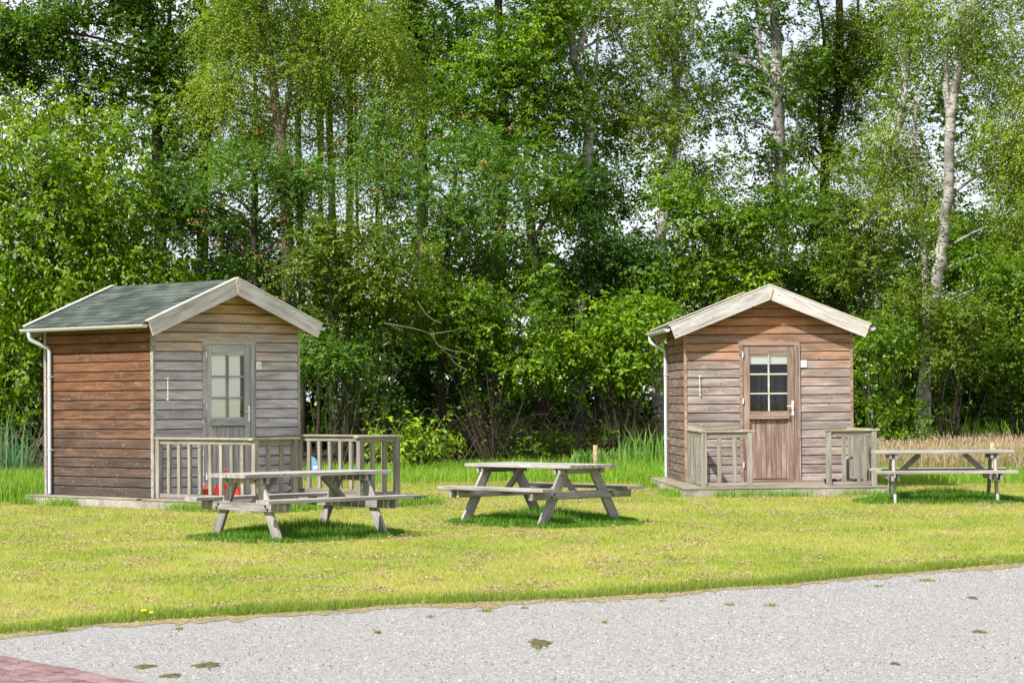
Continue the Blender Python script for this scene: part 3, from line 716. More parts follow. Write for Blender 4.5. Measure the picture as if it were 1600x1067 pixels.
# ------------------------------------------------------------------ picnic tables
def picnic(label, x, y, rz):
    t = thing('picnic_table', label, 'picnic table', (x, y, 0), rz, 'wooden picnic tables')
    L, tw, bi, bo, zt, zb, fu, fv, T = 2.10, .414, .609, .884, .780, .492, .764, .675, .042
    m = M['table']; n = 6; pw = 2 * tw / n
    for i in range(n):
        v = -tw + pw * (i + .5); j = random.uniform(-.006, .006)
        bar('top_plank', (-L / 2 + j, v, zt - T / 2), (L / 2 + j, v, zt - T / 2 + random.uniform(-.002, .002)), pw - .009, T, m, t, side=(0, 1, 0))
    for s in (-1, 1):
        for k in range(2):
            wv = (bo - bi) / 2; v = s * (bi + wv * (k + .5)); j = random.uniform(-.006, .006)
            bar('seat_plank', (-L / 2 + j, v, zb - T / 2), (L / 2 + j, v, zb - T / 2), wv - .008, T, m, t, side=(0, 1, 0))
    for e in (-1, 1):
        for s in (-1, 1):
            bar('leg', (e * fu, s * .235, zt - T - .004), (e * fu, s * fv, -.03), .14, .042, m, t, side=(0, 1, 0) if False else (0, (zt) / 1, s * (fv - .235)))
        bar('top_bearer', (e * (fu + .0445), -tw + .03, zt - T - .038), (e * (fu + .0445), tw - .03, zt - T - .038), .07, .042, m, t, side=(0, 0, 1))
        bar('top_bearer', (e * (fu - .0445), -tw + .03, zt - T - .038), (e * (fu - .0445), tw - .03, zt - T - .038), .07, .042, m, t, side=(0, 0, 1))
        bar('seat_bearer', (e * (fu + .0445), -bo + .03, zb - T - .056), (e * (fu + .0445), bo - .03, zb - T - .056), .10, .042, m, t, side=(0, 0, 1))
        bar('seat_bearer', (e * (fu - .0445), -bo + .08, zb - T - .056), (e * (fu - .0445), bo - .08, zb - T - .056), .10, .042, m, t, side=(0, 0, 1))
        bar('brace', (e * (fu - .07), 0, zb - T - .05), (e * .34, 0, zt - T - .01), .08, .04, m, t, side=(0, 0, 1))
        bm_ = mesh('bolt', *tube([(0, 0, 0), (.012 * e, 0, 0)], .015, 8), M['blackp'])
        for s in (-1, 1):
            for (vv, zz) in ((.29, zt - T - .04), (.49, zb - T - .04), (.53, zb - T - .075)):
                obj('bolt', bm_, t, (e * (fu + .0655), s * vv, zz))
    return t
picnic('weathered grey picnic table nearest the left cabin railing with mossy yellow plank ends', -2.553, 30.61, .6986)
picnic('weathered grey picnic table standing alone between the two cabins', .351, 33.49, -.8616)
picnic('sun bleached picnic table seen side on at the right edge beside the right cabin porch', 6.574, 39.27, -.0771)

# ------------------------------------------------------------------ grass and other ground cover
rng = np.random.default_rng(11)
def in_fp(x, y, org, a, u0, u1, v0, v1):
    dx, dy = x - org[0], y - org[1]; u = dx * math.cos(a) + dy * math.sin(a); v = -dx * math.sin(a) + dy * math.cos(a)
    return (u > u0) & (u < u1) & (v > v0) & (v < v1)
def keep_clear(x, y):
    return ~(in_fp(x, y, (-5.5026, 39.2802), .7836, -.33, W_ + .33, -2.74, D_ + .15) | in_fp(x, y, (3.0001, 44.2517), .043, -.35, W_ + .17, -2.63, D_ + .15))
def blades(name, x, y, h, wd, lean, mat, tint, z=0, curl=.5):
    "one triangle per short blade, two for tall ones"
    n = len(x); a = rng.uniform(0, 2 * math.pi, n); b = rng.uniform(0, 2 * math.pi, n); ln = np.abs(rng.normal(0, lean, n)) * h
    sx, sy = np.cos(b) * wd / 2, np.sin(b) * wd / 2
    p0 = np.stack([x - sx, y - sy, np.full(n, z) - .005], 1); p1 = np.stack([x + sx, y + sy, np.full(n, z) - .005], 1)
    tip = np.stack([x + np.cos(a) * ln, y + np.sin(a) * ln, z + h], 1)
    if curl is None:
        return np_mesh(name, np.stack([p0, p1, tip], 1).reshape(-1, 3), 3, mat, tint)
    mx_, my_ = x + np.cos(a) * ln * .3, y + np.sin(a) * ln * .3; mz = z + h * .6
    q0 = np.stack([mx_ - sx * .8, my_ - sy * .8, mz], 1); q1 = np.stack([mx_ + sx * .8, my_ + sy * .8, mz], 1)
    co = np.stack([p0, p1, q1, q0, q0, q1, tip, tip], 1).reshape(-1, 8, 3)
    quads = co[:, :4]; tri = np.stack([q0, q1, tip], 1)
    nf = 2 * n; verts = np.concatenate([quads.reshape(-1, 3), tri.reshape(-1, 3)])
    me = bpy.data.meshes.new(name); me.vertices.add(len(verts)); me.vertices.foreach_set('co', verts.astype(np.float32).ravel())
    me.loops.add(len(verts)); me.loops.foreach_set('vertex_index', np.arange(len(verts), dtype=np.int32)); me.polygons.add(nf)
    me.polygons.foreach_set('loop_start', np.concatenate([np.arange(n) * 4, 4 * n + np.arange(n) * 3]).astype(np.int32))
    me.polygons.foreach_set('loop_total', np.concatenate([np.full(n, 4), np.full(n, 3)]).astype(np.int32))
    at_ = me.attributes.new('tint', 'FLOAT', 'FACE'); at_.data.foreach_set('value', np.concatenate([tint, tint]).astype(np.float32))
    me.update(calc_edges=True); me.materials.append(mat); return me
def lawn_pts(n, y0, y1, power=1.2):
    yy = np.linspace(y0, y1, 400); pdf = (yy * .44 + 2) * yy ** -power; cdf = np.cumsum(pdf); cdf /= cdf[-1]
    y = np.interp(rng.random(n), cdf, yy); x = (rng.random(n) - .5) * (y * .44 + 2); return x, y
def vnoise(x, y, sc, seed):
    r2 = np.random.default_rng(seed); g = r2.random((256, 256)); X, Y = x * sc + 500, y * sc + 500
    xi, yi = np.floor(X).astype(int), np.floor(Y).astype(int); fx, fy = X - xi, Y - yi; fx = fx * fx * (3 - 2 * fx); fy = fy * fy * (3 - 2 * fy)
    G = lambda i, j: g[i % 256, j % 256]
    return (G(xi, yi) * (1 - fx) + G(xi + 1, yi) * fx) * (1 - fy) + (G(xi, yi + 1) * (1 - fx) + G(xi + 1, yi + 1) * fx) * fy
x, y = lawn_pts(620000, 17.2, 60, 1.35)
e = y - y_edge(x) + (vnoise(x, y, 6, 4) - .5) * .18
ok = (e > 0) & keep_clear(x, y); x, y, e = x[ok], y[ok], e[ok]
tuft = vnoise(x, y, 2.2, 1) * .6 + vnoise(x, y, 7, 2) * .4
edgeb = np.clip(1 - e / .5, 0, 1) * (vnoise(x, y, 1.3, 9) > .3)
h = (.014 + .026 * tuft + .045 * edgeb * 1.4 * rng.random(len(x))) * rng.uniform(.6, 1.3, len(x))
far = np.clip((y - 46) / 10, 0, 1); h += far * .06
wd = .006 * (y / 22) ** .8 * rng.uniform(.7, 1.3, len(x))
tint = np.clip(rng.beta(2, 2.5, len(x)) - edgeb * .45, 0, 1)
obj('lawn_grass', blades('lawn_grass', x, y, h, wd, .7, M['lawn_blade'], tint, curl=None), kind='stuff', label='short yellowish green mown lawn grass')
# dry clippings lying on the lawn, and along the road edge
x, y = lawn_pts(420000, 17.0, 52, 1.3)
dryn = vnoise(x, y * .55, 2.4, 21) * .5 + vnoise(x, y * .6, 7, 22) * .5
e = y - y_edge(x)
ok = ((e > .15) & (dryn > .60) | (e > -.28 * vnoise(x, y, 2, 77) ) & (e < .14) & (rng.random(len(x)) < 1)) & keep_clear(x, y); x, y = x[ok], y[ok]
n = len(x); a = rng.uniform(0, 2 * math.pi, n); L = rng.uniform(.012, .04, n); wd = .003 * (y / 22)
z0 = .006 + .03 * rng.random(n) * (y > y_edge(x) + .1)
p0 = np.stack([x, y, z0], 1); dv = np.stack([np.cos(a) * L, np.sin(a) * L, rng.normal(0, .008, n)], 1); sv = np.stack([-np.sin(a) * wd, np.cos(a) * wd, rng.normal(0, .003, n)], 1)
obj('dry_clippings', np_mesh('dry_clippings', np.stack([p0 - sv, p0 + sv, p0 + dv], 1).reshape(-1, 3), 3, M['straw'], rng.random(n)), kind='stuff', label='dry straw coloured grass clippings on the lawn')
# greener uncut fringe along the road edge
x = rng.uniform(-6, 7.5, 34000); e = rng.gamma(1.4, .28, 34000) - .06 + (vnoise(x, x * 0, 2.2, 61) - .5) * .3; y = y_edge(x) + e
k = vnoise(x, y, 1.1, 62) + .25 > np.clip(e, 0, 1.6) * .55; x, y, e = x[k], y[k], e[k]
obj('edge_grass', blades('edge_grass', x, y, (.025 + .05 * rng.random(len(x)) * vnoise(x, y, 2.5, 63) * 1.6) * np.clip(1.25 - e * .5, .5, 1.2), .0065 * np.ones(len(x)), .6, M['edge_blade'], rng.random(len(x)), curl=None), kind='stuff', label='greener uncut fringe of grass along the gravel edge')
# tall tufts
def tall(name, label, xs_, ys_, hmin, hmax, wd, mat, lean=.35, t0=0., t1=1.):
    n = len(xs_)
    o = obj(name, blades(name, xs_, ys_, rng.uniform(hmin, hmax, n), np.full(n, wd) * rng.uniform(.7, 1.3, n), lean, mat, rng.uniform(t0, t1, n)), kind='stuff', label=label); return o
def under_table(cx, cy, a, n, name_l, ru=1.42, rv=1.22):
    r = np.sqrt(rng.random(n)); t = rng.uniform(0, 2 * math.pi, n); p_ = 4
    u = ru * r * np.sign(np.cos(t)) * np.abs(np.cos(t)) ** .7; v = rv * r * np.sign(np.sin(t)) * np.abs(np.sin(t)) ** .7
    jag = vnoise(u + cx, v + cy, 5, 5); k = (r < .62 + .5 * jag); u, v, r = u[k], v[k], r[k]
    tall('tall_grass', name_l, cx + u * math.cos(a) - v * math.sin(a), cy + u * math.sin(a) + v * math.cos(a), np.full(len(u), .03), .055 + .26 * np.clip(.9 - r, 0, 1), .009, M['tall_blade'])
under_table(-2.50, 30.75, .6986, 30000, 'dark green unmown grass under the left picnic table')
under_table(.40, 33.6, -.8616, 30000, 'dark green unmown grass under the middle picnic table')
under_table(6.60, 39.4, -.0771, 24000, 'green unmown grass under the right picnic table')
# tufts along the foundations
def strip(pts, n, wdt, hmin, hmax, label, mat='bright_blade', gap=.5, bw=.010):
    px = [p[0] for p in pts]; py = [p[1] for p in pts]; seg = np.hypot(np.diff(px), np.diff(py)); cs = np.concatenate([[0], np.cumsum(seg)])
    s = rng.random(n) * cs[-1]; k = vnoise(s, s * 0, 1.6, 31) > gap; s = s[k]
    x = np.interp(s, cs, px) + rng.normal(0, wdt, len(s)); y = np.interp(s, cs, py) + rng.normal(0, wdt, len(s)) ; ok = keep_clear(x, y)
    tall('grass_tufts', label, x[ok], y[ok], hmin, hmax, bw, M[mat])
f1 = [loc1(-.42, D_ + .2), loc1(-.40, -2.8), loc1(W_ + .4, -2.82), loc1(W_ + .45, 0)]
strip([(p.x, p.y) for p in f1], 9000, .09, .04, .17, 'grass tufts along the left cabin foundation', gap=.42)
f2 = [loc2(-.42, D_ + .2), loc2(-.42, -2.72), loc2(W_ + .25, -2.72), loc2(W_ + .3, 0)]
strip([(p.x, p.y) for p in f2], 7000, .09, .04, .15, 'grass tufts along the right cabin foundation', gap=.42)
# lush bright band in front of the woods
n = 76000; y = rng.uniform(46, 63, n); x = rng.uniform(-.25, .25, n) * y; px = 800 + F * x / y
yt = np.interp(px, [p[0] for p in tl_px], [p[1] for p in tl_px]); y0 = np.interp(px, [0, 100, 500, 620, 760, 1060, 1300, 1600], [42, 47, 50, 48, 50, 47, 47, 46])
ok = (y > y0 + (vnoise(x, y, 1, 8) - .5) * 2) & (y < yt + .8) & keep_clear(x, y)
x, y = x[ok], y[ok]; hh = .08 + .16 * vnoise(x, y, .8, 12) * 1.3
o = obj('long_grass', blades('long_grass', x, y, hh * rng.uniform(.6, 1.4, len(x)), np.full(len(x), .016), .35, M['bright_blade'], rng.beta(2, 2, len(x))), kind='stuff', label='bright green uncut grass in front of the woods')
# left edge by the cabin
n = 9000; px = rng.uniform(-60, 75, n); Y = rng.uniform(42, 53, n); x = (px - 800) / F * Y; ok = keep_clear(x, Y)
tall('tall_grass', 'bright tall grass left of the brown cabin wall', x[ok], Y[ok], .12, .38, .016, M['bright_blade'])
# dry meadow on the right
n = 50000; px = rng.uniform(1362, 1720, n); Y = rng.uniform(51, 70, n); x = (px - 800) / F * Y
k = vnoise(x, Y, .5, 41) > .22; x, Y = x[k], Y[k]; t = np.clip(rng.normal(.66, .2, len(x)) - (vnoise(x, Y, .7, 42) > .68) * .5, 0, 1)
o = obj('dry_meadow', blades('dry_meadow', x, Y, rng.uniform(.22, .62, len(x)), np.full(len(x), .016) * rng.uniform(.6, 1.5, len(x)), .3, M['meadow'], t), kind='stuff', label='pinkish dry flowering meadow grass behind the right table')
def seedheads():
    n = 16000; px = rng.uniform(1362, 1720, n); Y = rng.uniform(51, 70, n); x = (px - 800) / F * Y; z = rng.uniform(.3, .66, n); a = rng.uniform(0, 6.28, n); r = rng.uniform(.015, .04, n)
    c = np.stack([x, Y, z], 1); u = np.stack([np.cos(a) * r * .5, np.sin(a) * r * .5, r * 0], 1); v = np.stack([rng.normal(0, .01, n), rng.normal(0, .01, n), r * 1.6], 1)
    obj('meadow_seedheads', np_mesh('seedheads', np.stack([c - v, c + u, c + v, c - u], 1).reshape(-1, 3), 4, M['meadow'], rng.uniform(.55, 1, n)), kind='stuff', label='pink tinted grass seedheads of the dry meadow')
seedheads()
# small weeds and grass on the gravel, road stones
def stones():
    n = 110000; yy = 13.2 + 12.5 * rng.random(n) ** 1.12; x = (rng.random(n) - .5) * (yy * .44 + 1.2); ok = yy < y_edge(x) + .05; x, yy = x[ok], yy[ok]
    e_ = [edge_off(Vector((a, b, 0))) < .0 or a > -1.6 for a, b in zip(x[x < -1.6], yy[x < -1.6])]; k = np.ones(len(x), bool); k[np.where(x < -1.6)[0]] = e_; x, yy = x[k], yy[k]
    n = len(x); r = rng.gamma(3, .0011, n) + .002; a = rng.uniform(0, 6.28, n); z = .004
    P = []
    base = [(math.cos(t), math.sin(t)) for t in (0, 2.1, 4.2)]
    cs, sn = np.cos(a), np.sin(a); B = []
    for (bx_, by_) in base:
        sxx = bx_ * r * rng.uniform(.7, 1.4, n); syy = by_ * r * rng.uniform(.7, 1.4, n)
        B.append(np.stack([x + sxx * cs - syy * sn, yy + sxx * sn + syy * cs, np.full(n, z)], 1))
    T = np.stack([x + rng.normal(0, 1, n) * r * .3, yy + rng.normal(0, 1, n) * r * .3, z + r * rng.uniform(.5, 1.0, n)], 1)
    tri = np.stack([B[0], B[1], T, B[1], B[2], T, B[2], B[0], T], 1).reshape(-1, 3)
    ti = np.repeat(rng.beta(1.5, 1.5, n), 3)
    obj('gravel_stones', np_mesh('gravel_stones', tri, 3, M['stone'], ti), kind='stuff', label='loose pale grey gravel stones on the road')
stones()
def clump(px, py, wpx, n, h0, h1, mat='lawn_blade', t=(.2, .7)):
    g = gnd(px, py); r = wpx / F * g.y / 2
    return g.x + rng.normal(0, r * .5, n), g.y + rng.normal(0, r * .6, n)
xs_, ys_ = [], []
for px, py, wp, n in ((94, 987, 22, 500), (225, 966, 30, 500), (590, 990, 12, 60), (672, 965, 12, 50), (760, 956, 20, 90), (820, 951, 14, 50), (944, 974, 10, 40), (1140, 946, 18, 60), (1205, 947, 26, 80),
                      (1160, 912, 26, 380), (1345, 966, 14, 0), (1450, 908, 40, 160), (1530, 878, 30, 200), (280, 984, 20, 50), (1035, 940, 12, 40), (1370, 917, 30, 60)):
    if n: a_, b_ = clump(px, py, wp, n, 0, 0); xs_.append(a_); ys_.append(b_)
tall('weed_tufts', 'small green weed tufts on the gravel and along its edge', np.concatenate(xs_), np.concatenate(ys_), .008, .032, .006, M['edge_blade'])
def patch(px, py, wpx, hpx, label, lift=.009):
    g = gnd(px, py); a = wpx / F * g.y / 2; b_ = hpx / (F * EYE) * g.y ** 2 / 2; vs = [(0, 0, lift)]; n = 40
    for ring, zz in ((.35, lift), (.7, lift * .7), (1, -.002)):
        for i in range(n):
            t = 2 * math.pi * i / n; r = ring * (1 + .14 * math.sin(3 * t + px) + .12 * math.sin(7 * t + py) + random.uniform(-.1, .1)); vs.append((a * r * math.cos(t), b_ * r * math.sin(t), zz + random.uniform(-.25, .25) * lift * (ring < 1)))
    fs = [(0, 1 + i, 1 + (i + 1) % n) for i in range(n)]
    for k in range(2): fs += [(1 + k * n + i, 1 + (k + 1) * n + i, 1 + (k + 1) * n + (i + 1) % n, 1 + k * n + (i + 1) % n) for i in range(n)]
    o = obj('moss_clod', mesh('moss_clod', vs, fs, M['moss']), None, (g.x, g.y, .006)); tag(o, label, 'moss clod', 'clods of dry moss on the gravel')
patch(843, 1006, 34, 15, 'curved yellow brown moss clod in the middle of the gravel road')
patch(226, 1042.5, 36, 6, 'flat dark moss clod on the gravel near the brick corner')
patch(324, 1040, 44, 9, 'larger green brown moss clod right of the flat one near the bricks')
patch(268, 1057, 34, 6, 'low moss clod at the lower edge close to the bricks')
patch(1530, 988, 22, 5, 'faint brown clod on the gravel at the right')
patch(1399, 1038.5, 16, 4, 'small dark clod at the lower right of the gravel')
patch(1520, 935, 14, 4, 'small brown clod on the gravel below the right table')
def dandelion():
    g = gnd(225, 967); t = thing('dandelion', 'small yellow dandelion flower at the grass edge near the bricks', 'flower', g)
    obj('flower_head', mesh('flower_head', *lathe([(.004, .05), (.022, .058), (.026, .066), (.012, .074)], 12), M['yellow']), t)
    obj('flower_head', mesh('flower_head', *lathe([(.004, .04), (.018, .046), (.02, .053), (.01, .06)], 12), M['yellow']), t, (.06, -.02, 0))
    obj('stem', mesh('stem', *tube([(0, 0, 0), (0, 0, .055)], .003, 5), M['leaf_bright']), t)
dandelion()

# ------------------------------------------------------------------ trees and shrubs
def smooth_path(pts, sub=4):
    P = [pts[0]] + list(pts) + [pts[-1]]; out = []
    for i in range(1, len(P) - 2):
        for k in range(sub):
            t = k / sub; p0, p1, p2, p3 = (np.array(P[i + j]) for j in (-1, 0, 1, 2))
            out.append(.5 * ((2 * p1) + (-p0 + p2) * t + (2 * p0 - 5 * p1 + 4 * p2 - p3) * t * t + (-p0 + 3 * p1 - 3 * p2 + p3) * t ** 3))
    out.append(np.array(P[-1])); return out
def unit(v): return v / np.maximum(np.linalg.norm(v, axis=1, keepdims=True), 1e-6)
def leaves(clc, clr, clt, ntw, nl, ll, lw, tl, droop, hang):
    "leaf-sized faces on twigs: clc clump centres, clr radii (n,3), clt clump tint; ntw twigs each"
    n = len(clc); idx = np.repeat(np.arange(n), ntw); m = len(idx)
    d = unit(rng.normal(0, 1, (m, 3))); rad = rng.random(m) ** .45
    o = clc[idx] + d * rad[:, None] * clr[idx]
    td = unit(d * 1.0 + rng.normal(0, .45, (m, 3)) + np.array([0, 0, .25 - droop * .9]))
    T = tl * rng.uniform(.6, 1.3, m)
    s = (np.arange(nl) + .5) / nl
    pos = o[:, None, :] + td[:, None, :] * (T[:, None] * s)[..., None]
    pos[..., 2] -= droop * (T[:, None] * s ** 2) * .6
    side = unit(np.cross(td, np.array([0, 0, 1.]) + rng.normal(0, .3, (m, 3))))
    sg = np.where(np.arange(nl) % 2 == 0, 1., -1.)
    ld = td[:, None, :] * .6 + side[:, None, :] * (sg * .8)[None, :, None] + rng.normal(0, .3, (m, nl, 3)); ld[..., 2] -= hang
    ld = unit(ld.reshape(-1, 3)); pos = pos.reshape(-1, 3); K = len(pos)
    nr = unit(np.array([0, -.1, .55]) + np.repeat(d, nl, 0) * .5 + rng.normal(0, .38, (K, 3))); sd_ = unit(np.cross(ld, nr)); nr = np.cross(sd_, ld)
    l = ll * rng.uniform(.65, 1.3, K); w_ = lw * rng.uniform(.7, 1.25, K)
    tip = pos + ld * l[:, None]; mid = pos + ld * (l * .45)[:, None] + nr * (w_ * .25)[:, None]
    a = mid + sd_ * (w_ / 2)[:, None]; b = mid - sd_ * (w_ / 2)[:, None]
    co = np.stack([pos, a, tip - nr * (w_ * .3)[:, None], b], 1).reshape(-1, 3)
    ti = np.clip(clt[idx].repeat(nl) + rng.normal(0, .14, K), 0, 1)
    return co, ti
TRI = [0]
def crown(parent, Y, ells, sp, name='crown', lai=1.6, big=1.0, dens=1.0):
    "ells: (px, py, rx, ry[, dY[, lai]]) in pixels of the photograph at distance Y"
    P = dict(cherry=(.15, .075, 6, .55, .5, .55), oak=(.105, .07, 7, .38, .1, .1), birch=(.06, .045, 9, .55, .75, .3), rowan=(.10, .042, 9, .42, .15, .15), olive=(.085, .05, 8, .42, .2, .2),
             dark=(.13, .085, 6, .45, .1, .1), bright=(.115, .065, 7, .45, .3, .3), lime=(.14, .07, 6, .45, .35, .35), bluegreen=(.10, .065, 7, .42, .15, .15))[sp]
    ll, lw, nl, tl, droop, hang = P; ll *= big; lw *= big; tl *= big ** .5
    CO, TI, cl_all = [], [], []
    for e in ells:
        px, py, rx, ry = e[:4]; dY = e[4] if len(e) > 4 else 0; la = (e[5] if len(e) > 5 else 1) * lai * dens
        c = np.array(at(px, py, Y + dY)); mpp = (Y + dY) / F; R = np.array([rx * mpp, max(rx, ry) * .7 * mpp, ry * mpp])
        area = math.pi * R[0] * R[2]; nleaf = area * la / (ll * lw * .5) * 2.3
        cr = .42 * (1 + .25 * random.random()) * (big ** .4); ncl = max(4, int(area / (cr * cr * 1.2)) )
        d = unit(rng.normal(0, 1, (ncl, 3))); cc = c + d * (rng.random(ncl) ** .4)[:, None] * R
        cc[:, 2] = np.maximum(cc[:, 2], .25)
        clr = cr * rng.uniform(.6, 1.35, (ncl, 1)) * np.array([1.15, 1.1, .62 if droop < .5 else 1.0])
        ntw = max(2, int(nleaf / ncl / nl)); ct = np.clip(rng.normal(.34, .22, ncl), .05, .92)
        co, ti = leaves(cc, clr, ct, ntw, nl, ll, lw, tl, droop, hang); CO.append(co); TI.append(ti); cl_all.append(cc)
    co = np.concatenate(CO); ti = np.concatenate(TI); TRI[0] += len(ti) * 2
    k = co.reshape(-1, 4, 3)[:, :, 2].min(1) > .02; co = co.reshape(-1, 4, 3)[k].reshape(-1, 3); ti = ti[k]
    o = obj(name, np_mesh(name, co, 4, M['leaf_' + sp], ti), parent); return o, np.concatenate(cl_all)
def tree(name, label, Y, trunk, ells, sp, bark='bark', lai=1.6, forks=(), nlimb=14, big=1.0, group=None, berries=0, cat='tree'):
    base = gnd(trunk[0][0], 700) if False else None
    pts = [np.array(at(px, py, Y + (0 if len(q) < 1 else 0))) for (px, py, *q) in trunk]
    rad = [q[2] for q in trunk]
    b = pts[0]; b0 = Vector((b[0], b[1], 0))
    t = thing(name, label, cat, b0, 0, group); off = np.array(b0)
    pts = [np.array([b[0], b[1], -.1])] + pts if b[2] > .1 else pts
    rad = ([rad[0] * 1.15] + rad) if len(rad) < len(pts) else rad
    sp_ = smooth_path([p - off for p in pts], 5); rr = np.interp(np.linspace(0, 1, len(sp_)), np.linspace(0, 1, len(rad)), rad)
    jit = [p + np.array([random.gauss(0, .012), random.gauss(0, .012), 0]) for p in sp_]
    obj('trunk', mesh('trunk', *tube(jit, list(rr), 10), M[bark], True), t)
    for fk in forks:
        fp = [np.array(at(px, py, Y)) - off for (px, py, *q) in fk]; fr = [q[2] for q in fk]
        s = smooth_path(fp, 4); r2 = np.interp(np.linspace(0, 1, len(s)), np.linspace(0, 1, len(fr)), fr)
        obj('limb', mesh('limb', *tube(s, list(r2), 8), M[bark], True), t)
    if ells:
        o, cl = crown(t, Y, ells, sp, lai=lai, big=big); o.location = -off if False else (0, 0, 0)
        o.data.transform(Matrix.Translation(-Vector(off))); cl = cl - off
        if nlimb:
            sel = rng.choice(len(cl), min(nlimb, len(cl)), replace=False); parts = []
            P3 = np.array([p for p in sp_])
            for i in sel:
                c = cl[i]; dd = np.linalg.norm(P3 - c, axis=1) + np.abs(P3[:, 2] - (c[2] - .8)) * .8; j = int(np.argmin(dd)); a = P3[j]
                if np.linalg.norm(c - a) > 5.5: continue
                r0 = min(rr[j] * .45, .05); mid = (a + c) / 2 + np.array([random.gauss(0, .15), random.gauss(0, .15), .18])
                s = smooth_path([a, mid, c], 4); parts.append(tube(s, list(np.linspace(r0, .008, len(s))), 5, False))
                for q in range(3):
                    e2 = c + np.array([random.gauss(0, .5), random.gauss(0, .5), random.gauss(0, .35)]); parts.append(tube([s[5], (s[5] + e2) / 2 + np.array([0, 0, .06]), e2], [.012, .008, .004], 4, False))
            if parts:
                lo = obj('branches', mesh('branches', *join(parts), M[bark]), t); lo['kind'] = 'stuff'
        if berries:
            sel = cl[rng.integers(0, len(cl), berries)] + rng.normal(0, .4, (berries, 3)); sel[:, 1] -= .35
            n = berries * 14; c = np.repeat(sel, 14, 0) + rng.normal(0, .05, (n, 3)) * np.array([1.3, 1.3, .6]); u = unit(rng.normal(0, 1, (n, 3))) * .03; v = unit(np.cross(u, rng.normal(0, 1, (n, 3)))) * .022
            bo = obj('berry_clusters', np_mesh('berries', np.stack([c - u, c + v, c + u, c - v], 1).reshape(-1, 3), 4, M['berry'], rng.random(n)), t); bo['kind'] = 'stuff'
    return t
G1 = 'trees of the wood behind the cabins'
tree('cherry_tree', 'broad cherry-like tree with drooping bright leaves over the left edge behind the left cabin', 57, [(75, 730, .12), (68, 560, .10), (80, 400, .08), (60, 230, .04)],
     [(40, 300, 110, 100), (150, 290, 90, 95, 1), (70, 430, 130, 90), (195, 390, 80, 90, 1), (30, 190, 90, 60, 1, .7), (140, 190, 70, 50, 2, .6), (230, 460, 60, 60, 1), (20, 560, 55, 75, 0, .8)], 'cherry', lai=1.5, group=G1)
tree('oak_tree', 'tall dark oak-like tree with an upright trunk above the left cabin ridge', 66, [(262, 700, .19), (252, 420, .17), (245, 200, .14), (238, 60, .11), (228, -70, .08)],
     [(110, 70, 140, 90), (240, 40, 100, 90), (20, 60, 90, 100), (190, 170, 100, 60, 0, .8), (290, 160, 60, 70, 0, .6), (180, -70, 160, 60)], 'oak', lai=1.35, forks=[[(240, 100, .09), (205, 40, .06), (190, -40, .03)], [(244, 130, .08), (262, 60, .06), (268, -40, .03)]], group=G1)
tree('oak_tree', 'dark straight trunk just left of the yellow green birch, reaching past the top', 71, [(310, 690, .17), (315, 400, .16), (318, 150, .13), (316, -70, .1)],
     [(330, 60, 80, 100, 0, .8), (300, 230, 70, 70, 0, .6), (340, -60, 100, 50)], 'oak', lai=1.2, group=G1)
tree('birch_tree', 'large yellow green birch with a dark forked trunk right of the left cabin ridge', 62, [(455, 700, .2), (450, 470, .18), (447, 330, .15), (436, 200, .13), (428, 150, .11), (415, 20, .07), (408, -80, .05)],
     [(400, 40, 75, 60), (470, 110, 70, 55), (560, 50, 75, 60), (350, 160, 70, 60), (610, 170, 45, 75), (540, 190, 60, 60, 1), (430, 210, 75, 45, 1, .7), (330, 70, 50, 70, 1, .7), (570, 270, 50, 50, 0, .7), (460, -60, 150, 60), (600, 90, 60, 80, 1, .8)], 'birch', bark='bark2', lai=1.35,
     forks=[[(438, 210, .09), (455, 130, .06), (462, 40, .04), (470, -40, .02)]], group=G1)
tree('rowan_tree', 'blue green rowan with orange clusters spreading just above the left cabin gable', 59, [(402, 700, .1), (400, 500, .09), (396, 360, .07), (400, 260, .04)],
     [(400, 265, 110, 42), (300, 300, 80, 45), (480, 290, 85, 45), (350, 350, 110, 50, .5), (250, 360, 60, 45, .5), (400, 410, 80, 45, .5), (500, 350, 60, 40, .8, .6)], 'rowan', lai=1.3, berries=60, group=G1)
tree('rowan_tree', 'blue green rowan with orange clusters in the middle, left of the bent white birch', 60.5, [(692, 700, .1), (690, 520, .09), (700, 380, .07), (715, 250, .04)],
     [(740, 245, 75, 55), (640, 265, 75, 45), (690, 330, 90, 50), (770, 330, 60, 55), (600, 200, 50, 50, 1, .7), (720, 400, 80, 40, 1, .7)], 'rowan', lai=1.3, berries=75, group=G1)
tree('oak_tree', 'broadleaf with dark trunk between the yellow green birch and the leafy centre crown', 68, [(660, 700, .18), (662, 400, .16), (657, 150, .13), (652, -70, .1)],
     [(680, 70, 75, 80), (620, 40, 50, 80, 0, .7), (660, 170, 60, 60, 0, .7), (650, -60, 90, 50)], 'oak', lai=1.4, group=G1)
tree('maple_tree', 'bright green maple-like crown at the top centre, left of the bent white birch', 66, [(775, 700, .17), (780, 420, .15), (788, 200, .12), (775, -70, .09)],
     [(790, 90, 95, 90), (860, 160, 65, 80), (740, 150, 70, 60), (800, 220, 90, 50), (850, 40, 70, 60), (780, -60, 120, 50)], 'bright', lai=1.4, group=G1)
tree('oak_tree', 'dark leaning trunk in the middle of the wood below the centre crown', 64, [(852, 700, .15), (845, 470, .14), (833, 380, .13), (822, 300, .10), (812, 250, .05)],
     [(840, 290, 70, 55, -1.2, .8), (880, 290, 70, 55, 1, .7), (790, 420, 70, 50, 1, .8)], 'oak', lai=1.2, nlimb=8, group=G1)
